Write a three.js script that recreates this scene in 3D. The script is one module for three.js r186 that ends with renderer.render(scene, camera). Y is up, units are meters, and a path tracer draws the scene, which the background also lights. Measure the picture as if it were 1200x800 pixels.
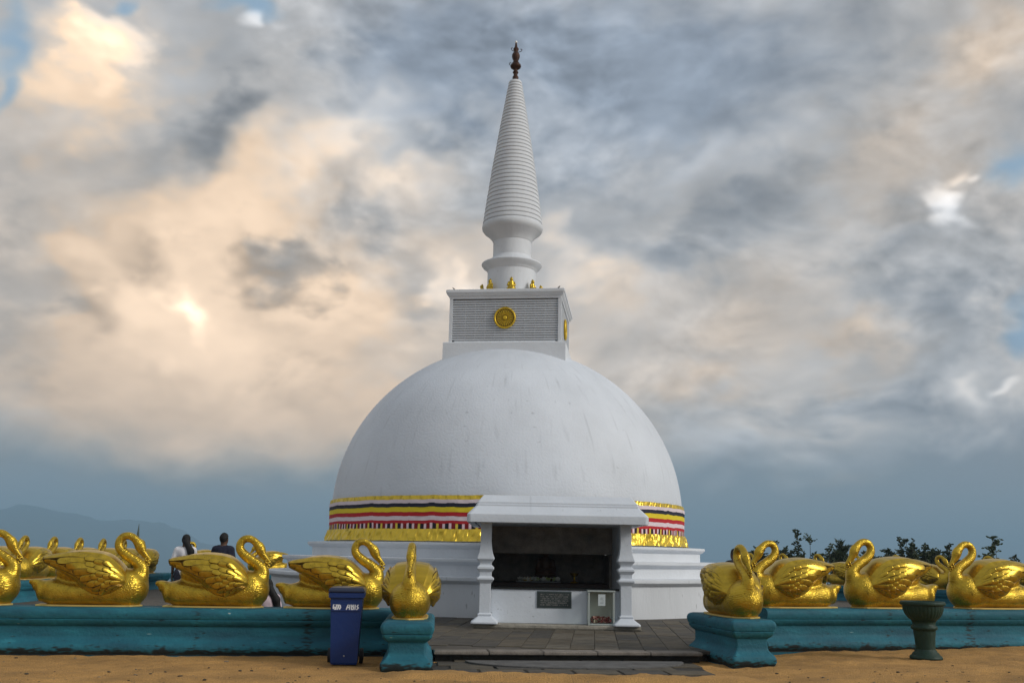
import * as THREE from 'three';
import { mergeGeometries } from 'three/addons/utils/BufferGeometryUtils.js';
import { createNoise3D, createNoise2D } from 'simplex-noise';

// ---------------------------------------------------------------- camera, sky, sun, exposure
const scene = new THREE.Scene();
const FPX = 1150, EYE = 1.5, PITCH = Math.atan(250 / FPX), ROLL = THREE.MathUtils.degToRad(1.1);
const camera = new THREE.PerspectiveCamera(2 * THREE.MathUtils.radToDeg(Math.atan(400 / FPX)), 1.5, 0.1, 30000);
camera.position.set(0, EYE, 0);
camera.rotation.order = 'YXZ';
camera.rotation.set(PITCH, 0, ROLL);
const renderer = new THREE.WebGLRenderer({ antialias: true });
renderer.toneMapping = THREE.LinearToneMapping;
renderer.toneMappingExposure = 1.35;
renderer.shadowMap.enabled = true;
const SUN_DIR = new THREE.Vector3(0.84, 0.50, 0.36).normalize();
const sun = new THREE.DirectionalLight(new THREE.Color(1.0, 0.95, 0.87), 1.5);
sun.position.copy(SUN_DIR).multiplyScalar(80).add(new THREE.Vector3(0, 0, -24));
sun.target.position.set(0, 2, -24);
sun.castShadow = true; sun.shadow.radius = 34; sun.shadow.mapSize.set(4096, 4096);
Object.assign(sun.shadow.camera, { left: -30, right: 30, top: 30, bottom: -30, near: 1, far: 200 });
scene.add(sun, sun.target);
scene.fog = new THREE.FogExp2(new THREE.Color().setRGB(0.46, 0.72, 0.95), 0.00038);

function rng(seed) { let s = seed >>> 0; return () => { s = (s + 0x6d2b79f5) | 0; let t = Math.imul(s ^ (s >>> 15), 1 | s); t = (t + Math.imul(t ^ (t >>> 7), 61 | t)) ^ t; return ((t ^ (t >>> 14)) >>> 0) / 4294967296; }; }
const lerp = (a, b, t) => a + (b - a) * t, clamp = (x, a = 0, b = 1) => Math.min(b, Math.max(a, x));
const smooth = (a, b, x) => { const t = clamp((x - a) / (b - a)); return t * t * (3 - 2 * t); };
const N3 = createNoise3D(rng(11)), N3b = createNoise3D(rng(77)), N2 = createNoise2D(rng(5));
const fbm2 = (x, y, o = 4) => { let s = 0, a = 0.5; for (let i = 0; i < o; i++) { s += a * N2(x, y); x = x * 2.03 + 3.1; y = y * 2.03 - 1.7; a *= 0.5; } return s; };
const fbm3 = (x, y, z, o) => { let s = 0, a = 0.5; for (let i = 0; i < o; i++) { s += a * N3(x, y, z); x = x * 2.07 + 1.3; y = y * 2.07 - 2.1; z = z * 2.07 + 0.7; a *= 0.52; } return s; };

// a photo pixel is a direction: azimuth and elevation in degrees
const CP = Math.cos(PITCH), SP = Math.sin(PITCH), CR = Math.cos(ROLL), SR = Math.sin(ROLL);
function pixelDir(px, py) {
  const x = px - 600, y = py - 400, u = (x * CR + y * SR) / FPX, v = -(-x * SR + y * CR) / FPX;
  return [u, v * CP + SP, -CP + v * SP];
}
function azel(px, py) { const [x, y, z] = pixelDir(px, py); return [Math.atan2(x, -z) * 57.29578, Math.atan2(y, Math.hypot(x, z)) * 57.29578]; }

// clouds: [px, py, radius x, radius y (photo pixels), turn in degrees, lightness, warmth, edge sharpness]
const CLOUDS = [
  // warm, light left half and its cumulus
  [200, 400, 330, 230, 0, 0.075, 0.78, 0], [95, 60, 105, 80, -20, 0.15, 0.70, 1], [118, 28, 46, 36, 0, 0.26, 0.25, 2], [85, 55, 40, 30, 10, 0.12, 0.3, 2], [62, 20, 44, 30, 20, 0.10, 0.3, 1],
  [290, 22, 12, 10, 0, 0.25, 0.0, 2], [385, 20, 30, 20, 0, 0.10, 0, 1], [75, 120, 80, 50, 10, 0.09, 0.35, 1],
  [310, 215, 150, 40, -38, 0.13, 0.45, 1], [430, 150, 75, 22, -22, 0.13, 0.35, 1], [490, 205, 52, 34, -10, 0.15, 0.30, 1], [180, 260, 110, 50, -30, 0.06, 0.3, 1],
  [400, 345, 70, 60, 0, 0.12, 0.45, 1], [300, 280, 90, 30, -30, 0.07, 0.35, 1], [100, 300, 40, 24, 30, 0.09, 0.5, 1], [150, 365, 50, 40, 0, 0.12, 0.7, 1], [250, 420, 120, 60, 0, 0.05, 0.55, 0],
  [228, 366, 76, 64, 0, 0.13, 0.95, 1], [224, 356, 24, 18, 10, 0.30, 0.15, 2], [232, 372, 13, 30, -18, 0.30, 0.2, 2], [120, 410, 60, 22, 0, 0.09, 0.7, 1],
  [300, 500, 260, 34, -12, 0.05, 0.35, 1], [150, 470, 200, 40, 5, 0.05, 0.45, 0], [440, 500, 120, 26, -24, 0.06, 0.25, 1],
  // darker masses of the left
  [345, 312, 56, 40, 10, -0.22, -0.5, 2], [215, 175, 75, 26, -40, -0.10, -0.3, 1], [168, 318, 36, 26, 0, -0.16, -0.2, 2], [108, 372, 40, 22, 25, -0.15, -0.25, 1], [20, 330, 60, 90, 0, -0.07, -0.2, 1],
  [260, 165, 26, 60, 30, -0.09, -0.2, 1], [200, 80, 60, 70, 0, -0.05, -0.25, 1], [450, 250, 60, 36, -35, -0.08, -0.3, 1], [480, 330, 34, 60, -10, -0.07, -0.2, 1], [330, 440, 60, 30, 0, -0.04, -0.1, 1],
  // slate mass over the spire and to the right of it
  [700, 70, 260, 95, 8, -0.06, -0.75, 0], [480, 110, 110, 60, -20, -0.045, -0.6, 1], [800, 130, 200, 90, 0, -0.05, -0.45, 1], [560, 40, 130, 60, 0, -0.04, -0.45, 0], [640, 200, 70, 60, 0, -0.03, -0.4, 0],
  [860, 270, 130, 26, -24, -0.08, -0.35, 1], [760, 310, 60, 30, 20, -0.05, -0.3, 1], [815, 210, 50, 28, -40, 0.09, 0.0, 1], [770, 160, 40, 24, 0, 0.07, 0.0, 1], [920, 190, 60, 30, -10, 0.05, 0.0, 1],
  // glow behind the square top
  [532, 326, 40, 22, 5, 0.30, 0.10, 2], [540, 300, 62, 44, 0, 0.09, 0.30, 1], [668, 308, 46, 44, 0, 0.15, 0.28, 1], [650, 265, 22, 26, 0, 0.08, 0.2, 1], [715, 345, 60, 44, 0, 0.09, 0.34, 1], [650, 420, 150, 60, 0, 0.06, 0.3, 0],
  // right half
  [1080, 90, 190, 110, -10, 0.015, 0.35, 0], [1150, 60, 60, 40, 0, 0.04, 0.35, 1], [1030, 200, 90, 60, 0, 0.0, 0.35, 1], [1108, 238, 24, 24, 20, 0.42, 0.0, 2], [1118, 202, 14, 8, -30, 0.20, 0.1, 2], [1138, 204, 9, 6, 0, 0.2, 0, 2],
  [1000, 385, 60, 40, 0, 0.05, 0.55, 1], [1160, 250, 50, 30, 0, -0.02, 0.1, 1], [1100, 300, 120, 70, 0, -0.07, -0.3, 1], [1090, 420, 80, 90, 0, -0.09, -0.35, 1], [880, 365, 70, 50, 0, 0.02, 0.35, 0], [840, 440, 60, 20, -10, 0.04, 0.35, 1],
  [990, 475, 90, 22, -8, -0.10, -0.4, 1], [940, 505, 150, 20, -14, 0.05, 0.1, 1], [1122, 458, 24, 14, 0, 0.20, 0.25, 2], [1172, 452, 20, 7, -5, 0.26, 0.1, 2], [1165, 525, 70, 52, 0, -0.11, -0.35, 1], [900, 500, 120, 18, -25, 0.04, 0.1, 1],
  [1020, 540, 160, 40, 0, -0.04, -0.2, 0], [850, 540, 60, 50, 0, -0.06, -0.4, 0], [1000, 560, 60, 12, -10, 0.03, 0.3, 1],
].map(([px, py, rx, ry, turn, dl, dw, k]) => { const [a, e] = azel(px, py), t = turn * Math.PI / 180; return { a, e, rx: rx / 20.5, ry: ry / 20.5, c: Math.cos(t), s: Math.sin(t), dl, dw, k, reach: 2.6 * Math.max(rx, ry) / 20.5 + 2 }; });
const GAPS = [[4, 45, 18, 60, 0], [148, 2, 14, 10, 0], [286, 4, 42, 12, 5], [1190, 192, 32, 22, -20], [1200, 385, 18, 46, 10], [2, 110, 12, 40, 0]]
  .map(([px, py, rx, ry, turn]) => { const [a, e] = azel(px, py), t = turn * Math.PI / 180; return { a, e, rx: rx / 20.5, ry: ry / 20.5, c: Math.cos(t), s: Math.sin(t) }; });
function makeSky() {
  const W = 4096, H = 2048, data = new Float32Array(W * H * 4);
  const toLin = (c) => (c <= 0.04045 ? c / 12.92 : ((c + 0.055) / 1.055) ** 2.4);
  const LUT = new Float32Array(2049); for (let i = 0; i <= 2048; i++) LUT[i] = 0.79 * toLin(i / 2048 * 1.25);
  const lin = (c) => LUT[Math.max(0, Math.min(2048, Math.round(c / 1.25 * 2048)))];
  for (let j = H / 2 - 8; j < H; j++) {
    const v = (j + 0.5) / H, el = (v - 0.5) * Math.PI, y = Math.sin(el), ce = Math.cos(el), elD = el * 57.29578;
    for (let i = 0; i < W; i++) {
      const az3 = ((i + 0.5) / W - 0.5) * 2 * Math.PI, x = Math.cos(az3) * ce, z = Math.sin(az3) * ce;
      let azD = Math.atan2(x, -z) * 57.29578;
      // cloud layer coordinates: the vault flattens towards the horizon, so clouds lie in flatter streaks there
      const yy = y * 1.5, q = 1;
      const wx = fbm3(x * 3 * q, yy * 3, z * 3 * q, 2), wy = fbm3(x * 3 + 9, yy * 3, z * 3 - 5, 2);
      const fx = N3b(x * 16, yy * 16, z * 16), fy = N3b(x * 16 + 7, yy * 16, z * 16 + 3), gx = N3b(x * 40, yy * 40, z * 40), gy = N3b(x * 40 + 5, yy * 40 - 4, z * 40);
      const px = x + 0.04 * wx + 0.003 * fx, py = yy + 0.04 * wy + 0.003 * fy, pz = z + 0.04 * wx - 0.003 * fy;
      const n1 = fbm3(px * 3.2, py * 4, pz * 3.2, 4), n2 = fbm3(px * 9 + 4, py * 11, pz * 9, 5);
      const n3 = fbm3(px * 24 - 3, py * 28, pz * 24, 4), bil = 0.5 - Math.abs(N3(px * 13 + 1.7, py * 15, pz * 13 - 4));
      let L = 0.71 + 0.105 * n1 + 0.075 * n2 + 0.06 * n3 * (0.3 + 1.1 * smooth(-0.25, 0.4, n1 + 0.6 * wx)) + 0.02 * bil, Wm = 0.0 + 0.30 * n1 + 0.10 * wx;
      L += 0.04 * Math.exp(-(((elD - 9) / 7) ** 2)) - 0.03 * smooth(16, 34, elD);
      Wm += 0.14 * Math.exp(-(((elD - 10) / 8) ** 2)) - 0.20 * smooth(18, 40, elD);
      // darker bluer air low down
      const low = 1 - smooth(1.6, 7.2, elD + 1.6 * wx + 0.35 * fx + 0.8 * n2);
      const near = azD > -36 && azD < 36 && elD < 38;
      if (near) {
        const da = 2.6 * wx + 0.85 * fx + 0.34 * gx, de = 2.6 * wy + 0.85 * fy + 0.34 * gy;
        for (const b of CLOUDS) {
          const ex = azD - b.a, ey = elD - b.e;
          if (ex > b.reach || ex < -b.reach || ey > b.reach || ey < -b.reach) continue;
          const amp = Math.min(1, 0.35 + Math.min(b.rx, b.ry) * 0.35), X = ex * Math.cos(b.e / 57.3) + da * amp, Y = ey + de * amp;
          const u = (X * b.c - Y * b.s) / b.rx, w = (X * b.s + Y * b.c) / b.ry, r2 = u * u + w * w;
          let g = b.k === 0 ? Math.exp(-r2) : b.k === 1 ? 1 - smooth(0.15, 1.5, Math.sqrt(r2) + 0.5 * n2 + 0.3 * n3) : 1 - smooth(0.1, 1.35, Math.sqrt(r2) + 0.5 * n2 + 0.45 * n3);
          L += g * b.dl; Wm += g * b.dw;
        }
      }
      L = L > 0.93 ? 0.93 + (L - 0.93) * 0.55 : L;
      Wm = clamp(Wm, -1, 1);
      let r = L * (1 + 0.105 * Wm), g2 = L * (1 - 0.024 * Wm), b2 = L * (1.005 - 0.165 * Wm);
      if (Wm < 0) { r = L * (1 + 0.075 * Wm); g2 = L * (1 + 0.005 * Wm); b2 = L * (1.005 - 0.085 * Wm); }
      // openings with blue sky
      let gap = 0;
      if (near) for (const b of GAPS) {
        const X = (azD - b.a) * Math.cos(b.e / 57.3) + 0.9 * wx + 0.4 * fx + 0.2 * gx, Y = elD - b.e + 0.9 * wy + 0.4 * fy + 0.2 * gy;
        const u = (X * b.c - Y * b.s) / b.rx, w = (X * b.s + Y * b.c) / b.ry; gap = Math.max(gap, 0.75 * (1 - smooth(0.1, 1.3, Math.hypot(u, w) + 0.35 * n2)));
      } else gap = smooth(0.40, 0.62, n1 + 0.15 * n2) * smooth(6, 12, elD);
      r = lerp(r, 0.50, gap * 0.9); g2 = lerp(g2, 0.645, gap * 0.9); b2 = lerp(b2, 0.775, gap * 0.9);
      r = lerp(r, 0.43, low); g2 = lerp(g2, 0.50, low); b2 = lerp(b2, 0.55, low);
      const o = (j * W + i) * 4; data[o] = lin(r); data[o + 1] = lin(g2); data[o + 2] = lin(b2); data[o + 3] = 1;
    }
  }
  for (let j = 0; j < H / 2 - 8; j++) for (let i = 0; i < W; i++) { const o = (j * W + i) * 4; data[o] = 0.16; data[o + 1] = 0.2; data[o + 2] = 0.23; data[o + 3] = 1; }
  const t = new THREE.DataTexture(data, W, H, THREE.RGBAFormat, THREE.FloatType);
  t.mapping = THREE.EquirectangularReflectionMapping; t.magFilter = THREE.LinearFilter; t.minFilter = THREE.LinearFilter; t.wrapS = THREE.RepeatWrapping; t.needsUpdate = true;
  return t;
}
scene.background = scene.environment = makeSky();

// ---------------------------------------------------------------- helpers
const V = (x, y, z) => new THREE.Vector3(x, y, z);
const taken = new Map();
function numbered(name) { const n = taken.get(name) || 0; taken.set(name, n + 1); return n ? `${name}_${String(n).padStart(3, '0')}` : name; }
function shade(o) { o.castShadow = o.receiveShadow = true; return o; }
function part(name, geometry, material, parent) { const m = shade(new THREE.Mesh(geometry, material)); m.name = name; parent.add(m); return m; }
function thing(name, label, category, [x, y, z] = [0, 0, 0], turn = 0, group) {
  const o = new THREE.Group(); o.name = numbered(name); o.position.set(x, y, z); o.rotation.y = turn; o.userData = { label, category };
  if (group) o.userData.group = group;
  scene.add(o); return o;
}
function structure(name, geometry, material, kind = 'structure') { const m = part(numbered(name), geometry, material, scene); m.userData.kind = kind; return m; }
function copyOf(root, label, [x, y, z], turn, group) {
  const r = root.clone(); r.name = numbered(root.name); r.position.set(x, y, z); r.rotation.y = turn; r.userData = { ...root.userData, label }; if (group) r.userData.group = group;
  scene.add(r); return r;
}
const at = (g, x, y, z) => { g.translate(x, y, z); return g; };
function plainGeometry(g) { const n = g.index ? g.toNonIndexed() : g; for (const k of Object.keys(n.attributes)) if (!['position', 'normal', 'uv'].includes(k)) n.deleteAttribute(k); if (!n.attributes.uv) n.setAttribute('uv', new THREE.BufferAttribute(new Float32Array(n.attributes.position.count * 2), 2)); return n; }
const join = (list) => mergeGeometries(list.map(plainGeometry));
// uv in metres, each face mapped along the axis it faces most
function boxUV(g0, s = 1, ox = 0, oy = 0) {
  const g = g0.index ? g0.toNonIndexed() : g0, p = g.attributes.position, n = g.attributes.normal, uv = new Float32Array(p.count * 2);
  for (let i = 0; i < p.count; i += 3) {
    let nx = 0, ny = 0, nz = 0; for (let k = 0; k < 3; k++) { nx += Math.abs(n.getX(i + k)); ny += Math.abs(n.getY(i + k)); nz += Math.abs(n.getZ(i + k)); }
    for (let k = 0; k < 3; k++) {
      const x = p.getX(i + k), y = p.getY(i + k), z = p.getZ(i + k), [u, v] = ny >= nx && ny >= nz ? [x, z] : nx >= nz ? [z, y] : [x, y];
      uv[(i + k) * 2] = u * s + ox; uv[(i + k) * 2 + 1] = v * s + oy;
    }
  }
  g.setAttribute('uv', new THREE.BufferAttribute(uv, 2)); return g;
}
// a box with chamfered edges
function block(w, h, d, b = 0.008) {
  b = Math.min(b, w / 3, h / 3, d / 3);
  const s = new THREE.Shape([new THREE.Vector2(-w / 2 + b, -d / 2 + b), new THREE.Vector2(w / 2 - b, -d / 2 + b), new THREE.Vector2(w / 2 - b, d / 2 - b), new THREE.Vector2(-w / 2 + b, d / 2 - b)]);
  const g = new THREE.ExtrudeGeometry(s, { depth: h - 2 * b, bevelEnabled: true, bevelThickness: b, bevelSize: b, bevelSegments: 1, curveSegments: 1 });
  g.rotateX(-Math.PI / 2); g.translate(0, b, 0);   // stands on y = 0
  return boxUV(g);
}
function lathe(points, seg = 96, scale = 1, phi0 = 0, phi = Math.PI * 2) {
  const pts = points.map(([r, y]) => new THREE.Vector2(Math.max(r, 1e-4), y)), g = new THREE.LatheGeometry(pts, seg, phi0, phi);
  const uv = g.attributes.uv; let len = 0, rm = 0; for (let i = 0; i < pts.length; i++) { rm = Math.max(rm, pts[i].x); if (i) len += pts[i].distanceTo(pts[i - 1]); }
  for (let i = 0; i < uv.count; i++) uv.setXY(i, uv.getX(i) * rm * 6.2832 * scale, uv.getY(i) * len * scale);
  return g;
}
// curve through [x, y] pairs, for smooth profiles
const curvePts = (pts, n) => new THREE.CatmullRomCurve3(pts.map(([x, y]) => V(x, y, 0)), false, 'centripetal').getPoints(n).map((p) => [p.x, p.y]);
// rounded-rectangle rings lofted through a profile of [outset, height]
function rectLoft(hx, hz, profile, rad = 0.02, cap = true) {
  const K = 3, ringN = 4 * (K + 1), pos = [], idx = [];
  for (const [o, y] of profile) for (let c = 0; c < 4; c++) for (let k = 0; k <= K; k++) {
    const a = (c + k / K) * Math.PI / 2, r = Math.max(rad + Math.max(0, o) * 0.25, 0.004), sx = [1, -1, -1, 1][c], sz = [1, 1, -1, -1][c];
    pos.push(sx * (hx + o - r) + r * Math.cos(a), y, sz * (hz + o - r) + r * Math.sin(a));
  }
  const n = profile.length;
  for (let i = 0; i < n - 1; i++) for (let k = 0; k < ringN; k++) { const a = i * ringN + k, b = i * ringN + (k + 1) % ringN; idx.push(a, a + ringN, b, b, a + ringN, b + ringN); }
  if (cap) { const c0 = pos.length / 3; pos.push(0, profile[n - 1][1], 0); for (let k = 0; k < ringN; k++) idx.push(c0, (n - 1) * ringN + (k + 1) % ringN, (n - 1) * ringN + k); }
  const g = new THREE.BufferGeometry(); g.setAttribute('position', new THREE.Float32BufferAttribute(pos, 3)); g.setIndex(idx);
  const f = g.toNonIndexed(); f.computeVertexNormals(); return crease(f, 32);
}
// normals smoothed over faces that meet at less than the angle
function crease(g, deg) {
  const p = g.attributes.position, n = p.count, fn = [], map = new Map(), key = (i) => `${Math.round(p.getX(i) * 2e4)},${Math.round(p.getY(i) * 2e4)},${Math.round(p.getZ(i) * 2e4)}`, cos = Math.cos(deg * Math.PI / 180);
  const a = V(), b = V(), c = V();
  for (let i = 0; i < n; i += 3) { a.fromBufferAttribute(p, i); b.fromBufferAttribute(p, i + 1); c.fromBufferAttribute(p, i + 2); const w = b.clone().sub(a).cross(c.clone().sub(a)); fn.push(w); for (let k = 0; k < 3; k++) { const q = key(i + k); if (!map.has(q)) map.set(q, []); map.get(q).push(i / 3); } }
  const unit = fn.map((v) => v.clone().normalize()), out = new Float32Array(n * 3);
  for (let i = 0; i < n; i++) { const f = Math.floor(i / 3), s = V(0, 0, 0); for (const o of map.get(key(i))) if (unit[o].dot(unit[f]) >= cos) s.add(fn[o]); s.normalize(); out.set([s.x, s.y, s.z], i * 3); }
  g.setAttribute('normal', new THREE.BufferAttribute(out, 3)); return g;
}
function tube(points, radii, seg = 24, sides = 8) {
  const c = new THREE.CatmullRomCurve3(points.map((p) => V(...p)), false, 'centripetal'), g = new THREE.TubeGeometry(c, seg, 1, sides, false), p = g.attributes.position, frames = [];
  for (let i = 0; i <= seg; i++) { const t = i / seg, o = c.getPointAt(t), f = t * (radii.length - 1), k = Math.min(Math.floor(f), radii.length - 2), r = radii.length === 1 ? radii[0] : lerp(radii[k], radii[k + 1], f - k); for (let j = 0; j <= sides; j++) { const q = i * (sides + 1) + j; p.setXYZ(q, o.x + (p.getX(q) - o.x) * r, o.y + (p.getY(q) - o.y) * r, o.z + (p.getZ(q) - o.z) * r); } }
  g.computeVertexNormals(); return g;
}
// surface of a signed distance field (naive surface nets)
function surfaceNets(sdf, lo, hi, cell) {
  const nx = Math.ceil((hi[0] - lo[0]) / cell) + 1, ny = Math.ceil((hi[1] - lo[1]) / cell) + 1, nz = Math.ceil((hi[2] - lo[2]) / cell) + 1, val = new Float32Array(nx * ny * nz);
  const id = (i, j, k) => i + nx * (j + ny * k);
  for (let k = 0; k < nz; k++) for (let j = 0; j < ny; j++) for (let i = 0; i < nx; i++) val[id(i, j, k)] = sdf(lo[0] + i * cell, lo[1] + j * cell, lo[2] + k * cell);
  const vert = new Int32Array(nx * ny * nz).fill(-1), pos = [], idx = [];
  for (let k = 0; k < nz - 1; k++) for (let j = 0; j < ny - 1; j++) for (let i = 0; i < nx - 1; i++) {
    let sx = 0, sy = 0, sz = 0, n = 0, mask = 0;
    for (let c = 0; c < 8; c++) if (val[id(i + (c & 1), j + ((c >> 1) & 1), k + (c >> 2))] < 0) mask |= 1 << c;
    if (mask === 0 || mask === 255) continue;
    for (let a = 0; a < 8; a++) for (const bit of [1, 2, 4]) {
      if (a & bit) continue; const b = a | bit; if (((mask >> a) & 1) === ((mask >> b) & 1)) continue;
      const va = val[id(i + (a & 1), j + ((a >> 1) & 1), k + (a >> 2))], vb = val[id(i + (b & 1), j + ((b >> 1) & 1), k + (b >> 2))], t = va / (va - vb);
      sx += (a & 1) + (bit === 1 ? t : 0); sy += ((a >> 1) & 1) + (bit === 2 ? t : 0); sz += (a >> 2) + (bit === 4 ? t : 0); n++;
    }
    vert[id(i, j, k)] = pos.length / 3; pos.push(lo[0] + (i + sx / n) * cell, lo[1] + (j + sy / n) * cell, lo[2] + (k + sz / n) * cell);
  }
  const quad = (a, b, c, d, flip) => (flip ? idx.push(a, c, b, a, d, c) : idx.push(a, b, c, a, c, d));
  for (let k = 1; k < nz - 1; k++) for (let j = 1; j < ny - 1; j++) for (let i = 1; i < nx - 1; i++) {
    const s = val[id(i, j, k)] < 0;
    if (s !== val[id(i + 1, j, k)] < 0) quad(vert[id(i, j - 1, k - 1)], vert[id(i, j, k - 1)], vert[id(i, j, k)], vert[id(i, j - 1, k)], !s);
    if (s !== val[id(i, j + 1, k)] < 0) quad(vert[id(i - 1, j, k - 1)], vert[id(i - 1, j, k)], vert[id(i, j, k)], vert[id(i, j, k - 1)], !s);
    if (s !== val[id(i, j, k + 1)] < 0) quad(vert[id(i - 1, j - 1, k)], vert[id(i, j - 1, k)], vert[id(i, j, k)], vert[id(i - 1, j, k)], !s);
  }
  const nor = new Float32Array(pos.length), e = cell * 0.5, uv = new Float32Array(pos.length / 3 * 2);
  for (let q = 0; q < pos.length; q += 3) {
    const [x, y, z] = [pos[q], pos[q + 1], pos[q + 2]], gx = sdf(x + e, y, z) - sdf(x - e, y, z), gy = sdf(x, y + e, z) - sdf(x, y - e, z), gz = sdf(x, y, z + e) - sdf(x, y, z - e), l = Math.hypot(gx, gy, gz) || 1;
    nor[q] = gx / l; nor[q + 1] = gy / l; nor[q + 2] = gz / l; uv[q / 3 * 2] = x + z * 0.83; uv[q / 3 * 2 + 1] = y + z * 0.31;
  }
  const g = new THREE.BufferGeometry(); g.setAttribute('position', new THREE.Float32BufferAttribute(pos, 3)); g.setAttribute('normal', new THREE.BufferAttribute(nor, 3)); g.setAttribute('uv', new THREE.BufferAttribute(uv, 2)); g.setIndex(idx); return g;
}
const smin = (a, b, k) => { const h = Math.max(k - Math.abs(a - b), 0) / k; return Math.min(a, b) - h * h * k * 0.25; };
function capsule(x, y, z, a, b, ra, rb) {
  const dx = b[0] - a[0], dy = b[1] - a[1], dz = b[2] - a[2], px = x - a[0], py = y - a[1], pz = z - a[2], t = clamp((px * dx + py * dy + pz * dz) / (dx * dx + dy * dy + dz * dz + 1e-9));
  return Math.hypot(px - dx * t, py - dy * t, pz - dz * t) - lerp(ra, rb, t);
}
const ellipsoid = (x, y, z, c, r) => { const a = (x - c[0]) / r[0], b = (y - c[1]) / r[1], d = (z - c[2]) / r[2], k = Math.hypot(a, b, d); return (k - 1) * Math.min(...r) * (k < 1 ? 1 : 0.9); };
const along = (xs, ys, x) => { if (x <= xs[0]) return ys[0]; for (let i = 1; i < xs.length; i++) if (x <= xs[i]) { const t = (x - xs[i - 1]) / (xs[i] - xs[i - 1]); return lerp(ys[i - 1], ys[i], t * t * (3 - 2 * t)); } return ys[ys.length - 1]; };

// ---------------------------------------------------------------- textures and materials
// noise that repeats over the unit square
const TAU = Math.PI * 2;
function tileNoise(seed) {
  const R = rng(seed), P = new Float32Array(512), Q = new Uint8Array(512); for (let i = 0; i < 256; i++) { Q[i] = i; P[i] = R() * TAU; } for (let i = 255; i > 0; i--) { const k = Math.floor(R() * (i + 1)), t = Q[i]; Q[i] = Q[k]; Q[k] = t; } for (let i = 0; i < 256; i++) { Q[i + 256] = Q[i]; P[i + 256] = P[i]; }
  const C = P.map(Math.cos), S = P.map(Math.sin), f5 = (t) => t * t * t * (t * (t * 6 - 15) + 10);
  return (u, v, fu, fv = fu) => {
    fu = Math.max(1, Math.round(fu)); fv = Math.max(1, Math.round(fv)); const x = u * fu, y = v * fv, i = Math.floor(x), j = Math.floor(y), a = x - i, b = y - j, i0 = ((i % fu) + fu) % fu, j0 = ((j % fv) + fv) % fv, i1 = (i0 + 1) % fu, j1 = (j0 + 1) % fv;
    const h = (p, q) => Q[Q[p & 255] + (q & 255)], g = (p, q, dx, dy) => { const k = h(p, q); return C[k] * dx + S[k] * dy; }, A = f5(a), B = f5(b);
    return 1.5 * lerp(lerp(g(i0, j0, a, b), g(i1, j0, a - 1, b), A), lerp(g(i0, j1, a, b - 1), g(i1, j1, a - 1, b - 1), A), B);
  };
}
function tex(size, fn, { repeat = 1, srgb = true, h = size } = {}) {
  const d = new Uint8Array(size * h * 4);
  for (let j = 0; j < h; j++) for (let i = 0; i < size; i++) { const c = fn(i / size, j / h), o = (j * size + i) * 4, a = Array.isArray(c) ? c : [c, c, c]; for (let k = 0; k < 3; k++) d[o + k] = clamp(a[k]) * 255; d[o + 3] = 255; }
  const t = new THREE.DataTexture(d, size, h); t.wrapS = t.wrapT = THREE.RepeatWrapping; t.magFilter = THREE.LinearFilter; t.minFilter = THREE.LinearMipmapLinearFilter; t.generateMipmaps = true;
  if (srgb) t.colorSpace = THREE.SRGBColorSpace; t.repeat.set(repeat, repeat); t.needsUpdate = true; return t;
}
const mat = (o) => new THREE.MeshStandardMaterial(o), rgb = (r, g, b) => new THREE.Color().setRGB(r, g, b);
const T1 = tileNoise(21), T2 = tileNoise(43), T3 = tileNoise(91);
const rough = (u, v, f, o) => { let s = 0, a = 0.5; for (let i = 0; i < o; i++) { s += a * T1(u, v, f); f *= 2.1; a *= 0.55; } return s; };
const fineBump = tex(256, (u, v) => 0.5 + 0.5 * rough(u, v, 12, 4), { srgb: false, repeat: 1.3 });
// lime-washed plaster: patchy coats, hairline stains and drips
const plasterMap = tex(1024, (u, v) => {
  const n = rough(u, v, 5, 5), s = T2(u, v, 26, 6) * 0.5 + T3(u, v, 60, 7) * 0.5, drip = smooth(0.28, 0.75, s) * smooth(-0.1, 0.5, T3(u, v, 5));
  const spot = smooth(0.62, 0.8, T2(u, v, 70)) * smooth(0, 0.4, T1(u, v, 7)); const k = 0.925 + 0.05 * n - 0.085 * drip - 0.15 * spot;
  return [k * 0.985, k * 0.995, k * 1.005];
}, { repeat: 1 / 4.2 });
const PLASTER = mat({ color: rgb(0.85, 0.865, 0.89), map: plasterMap, roughness: 0.78, bumpMap: fineBump, bumpScale: 0.004 });
const domeMap = tex(1024, (u, v) => {
  const n = rough(u, v, 4, 5), s = T2(u, v, 40, 8) * 0.6 + T3(u, v, 90, 9) * 0.4, k = 0.93 + 0.055 * n - 0.06 * smooth(0.2, 0.8, s) - 0.07 * smooth(0.6, 0.78, T2(u, v, 48)) * smooth(0.1, 0.5, T1(u, v, 6));
  return [k * 0.98, k * 0.99, k];
}, { repeat: 1 / 7.3 });
const DOME = mat({ color: rgb(0.84, 0.87, 0.92), map: domeMap, roughness: 0.6, bumpMap: fineBump, bumpScale: 0.006 });
const SHRINE = mat({ color: rgb(0.80, 0.84, 0.90), map: plasterMap, roughness: 0.7, bumpMap: fineBump, bumpScale: 0.003 });
const SLATS = mat({ color: rgb(0.72, 0.74, 0.77), map: plasterMap, roughness: 0.75 });
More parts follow.
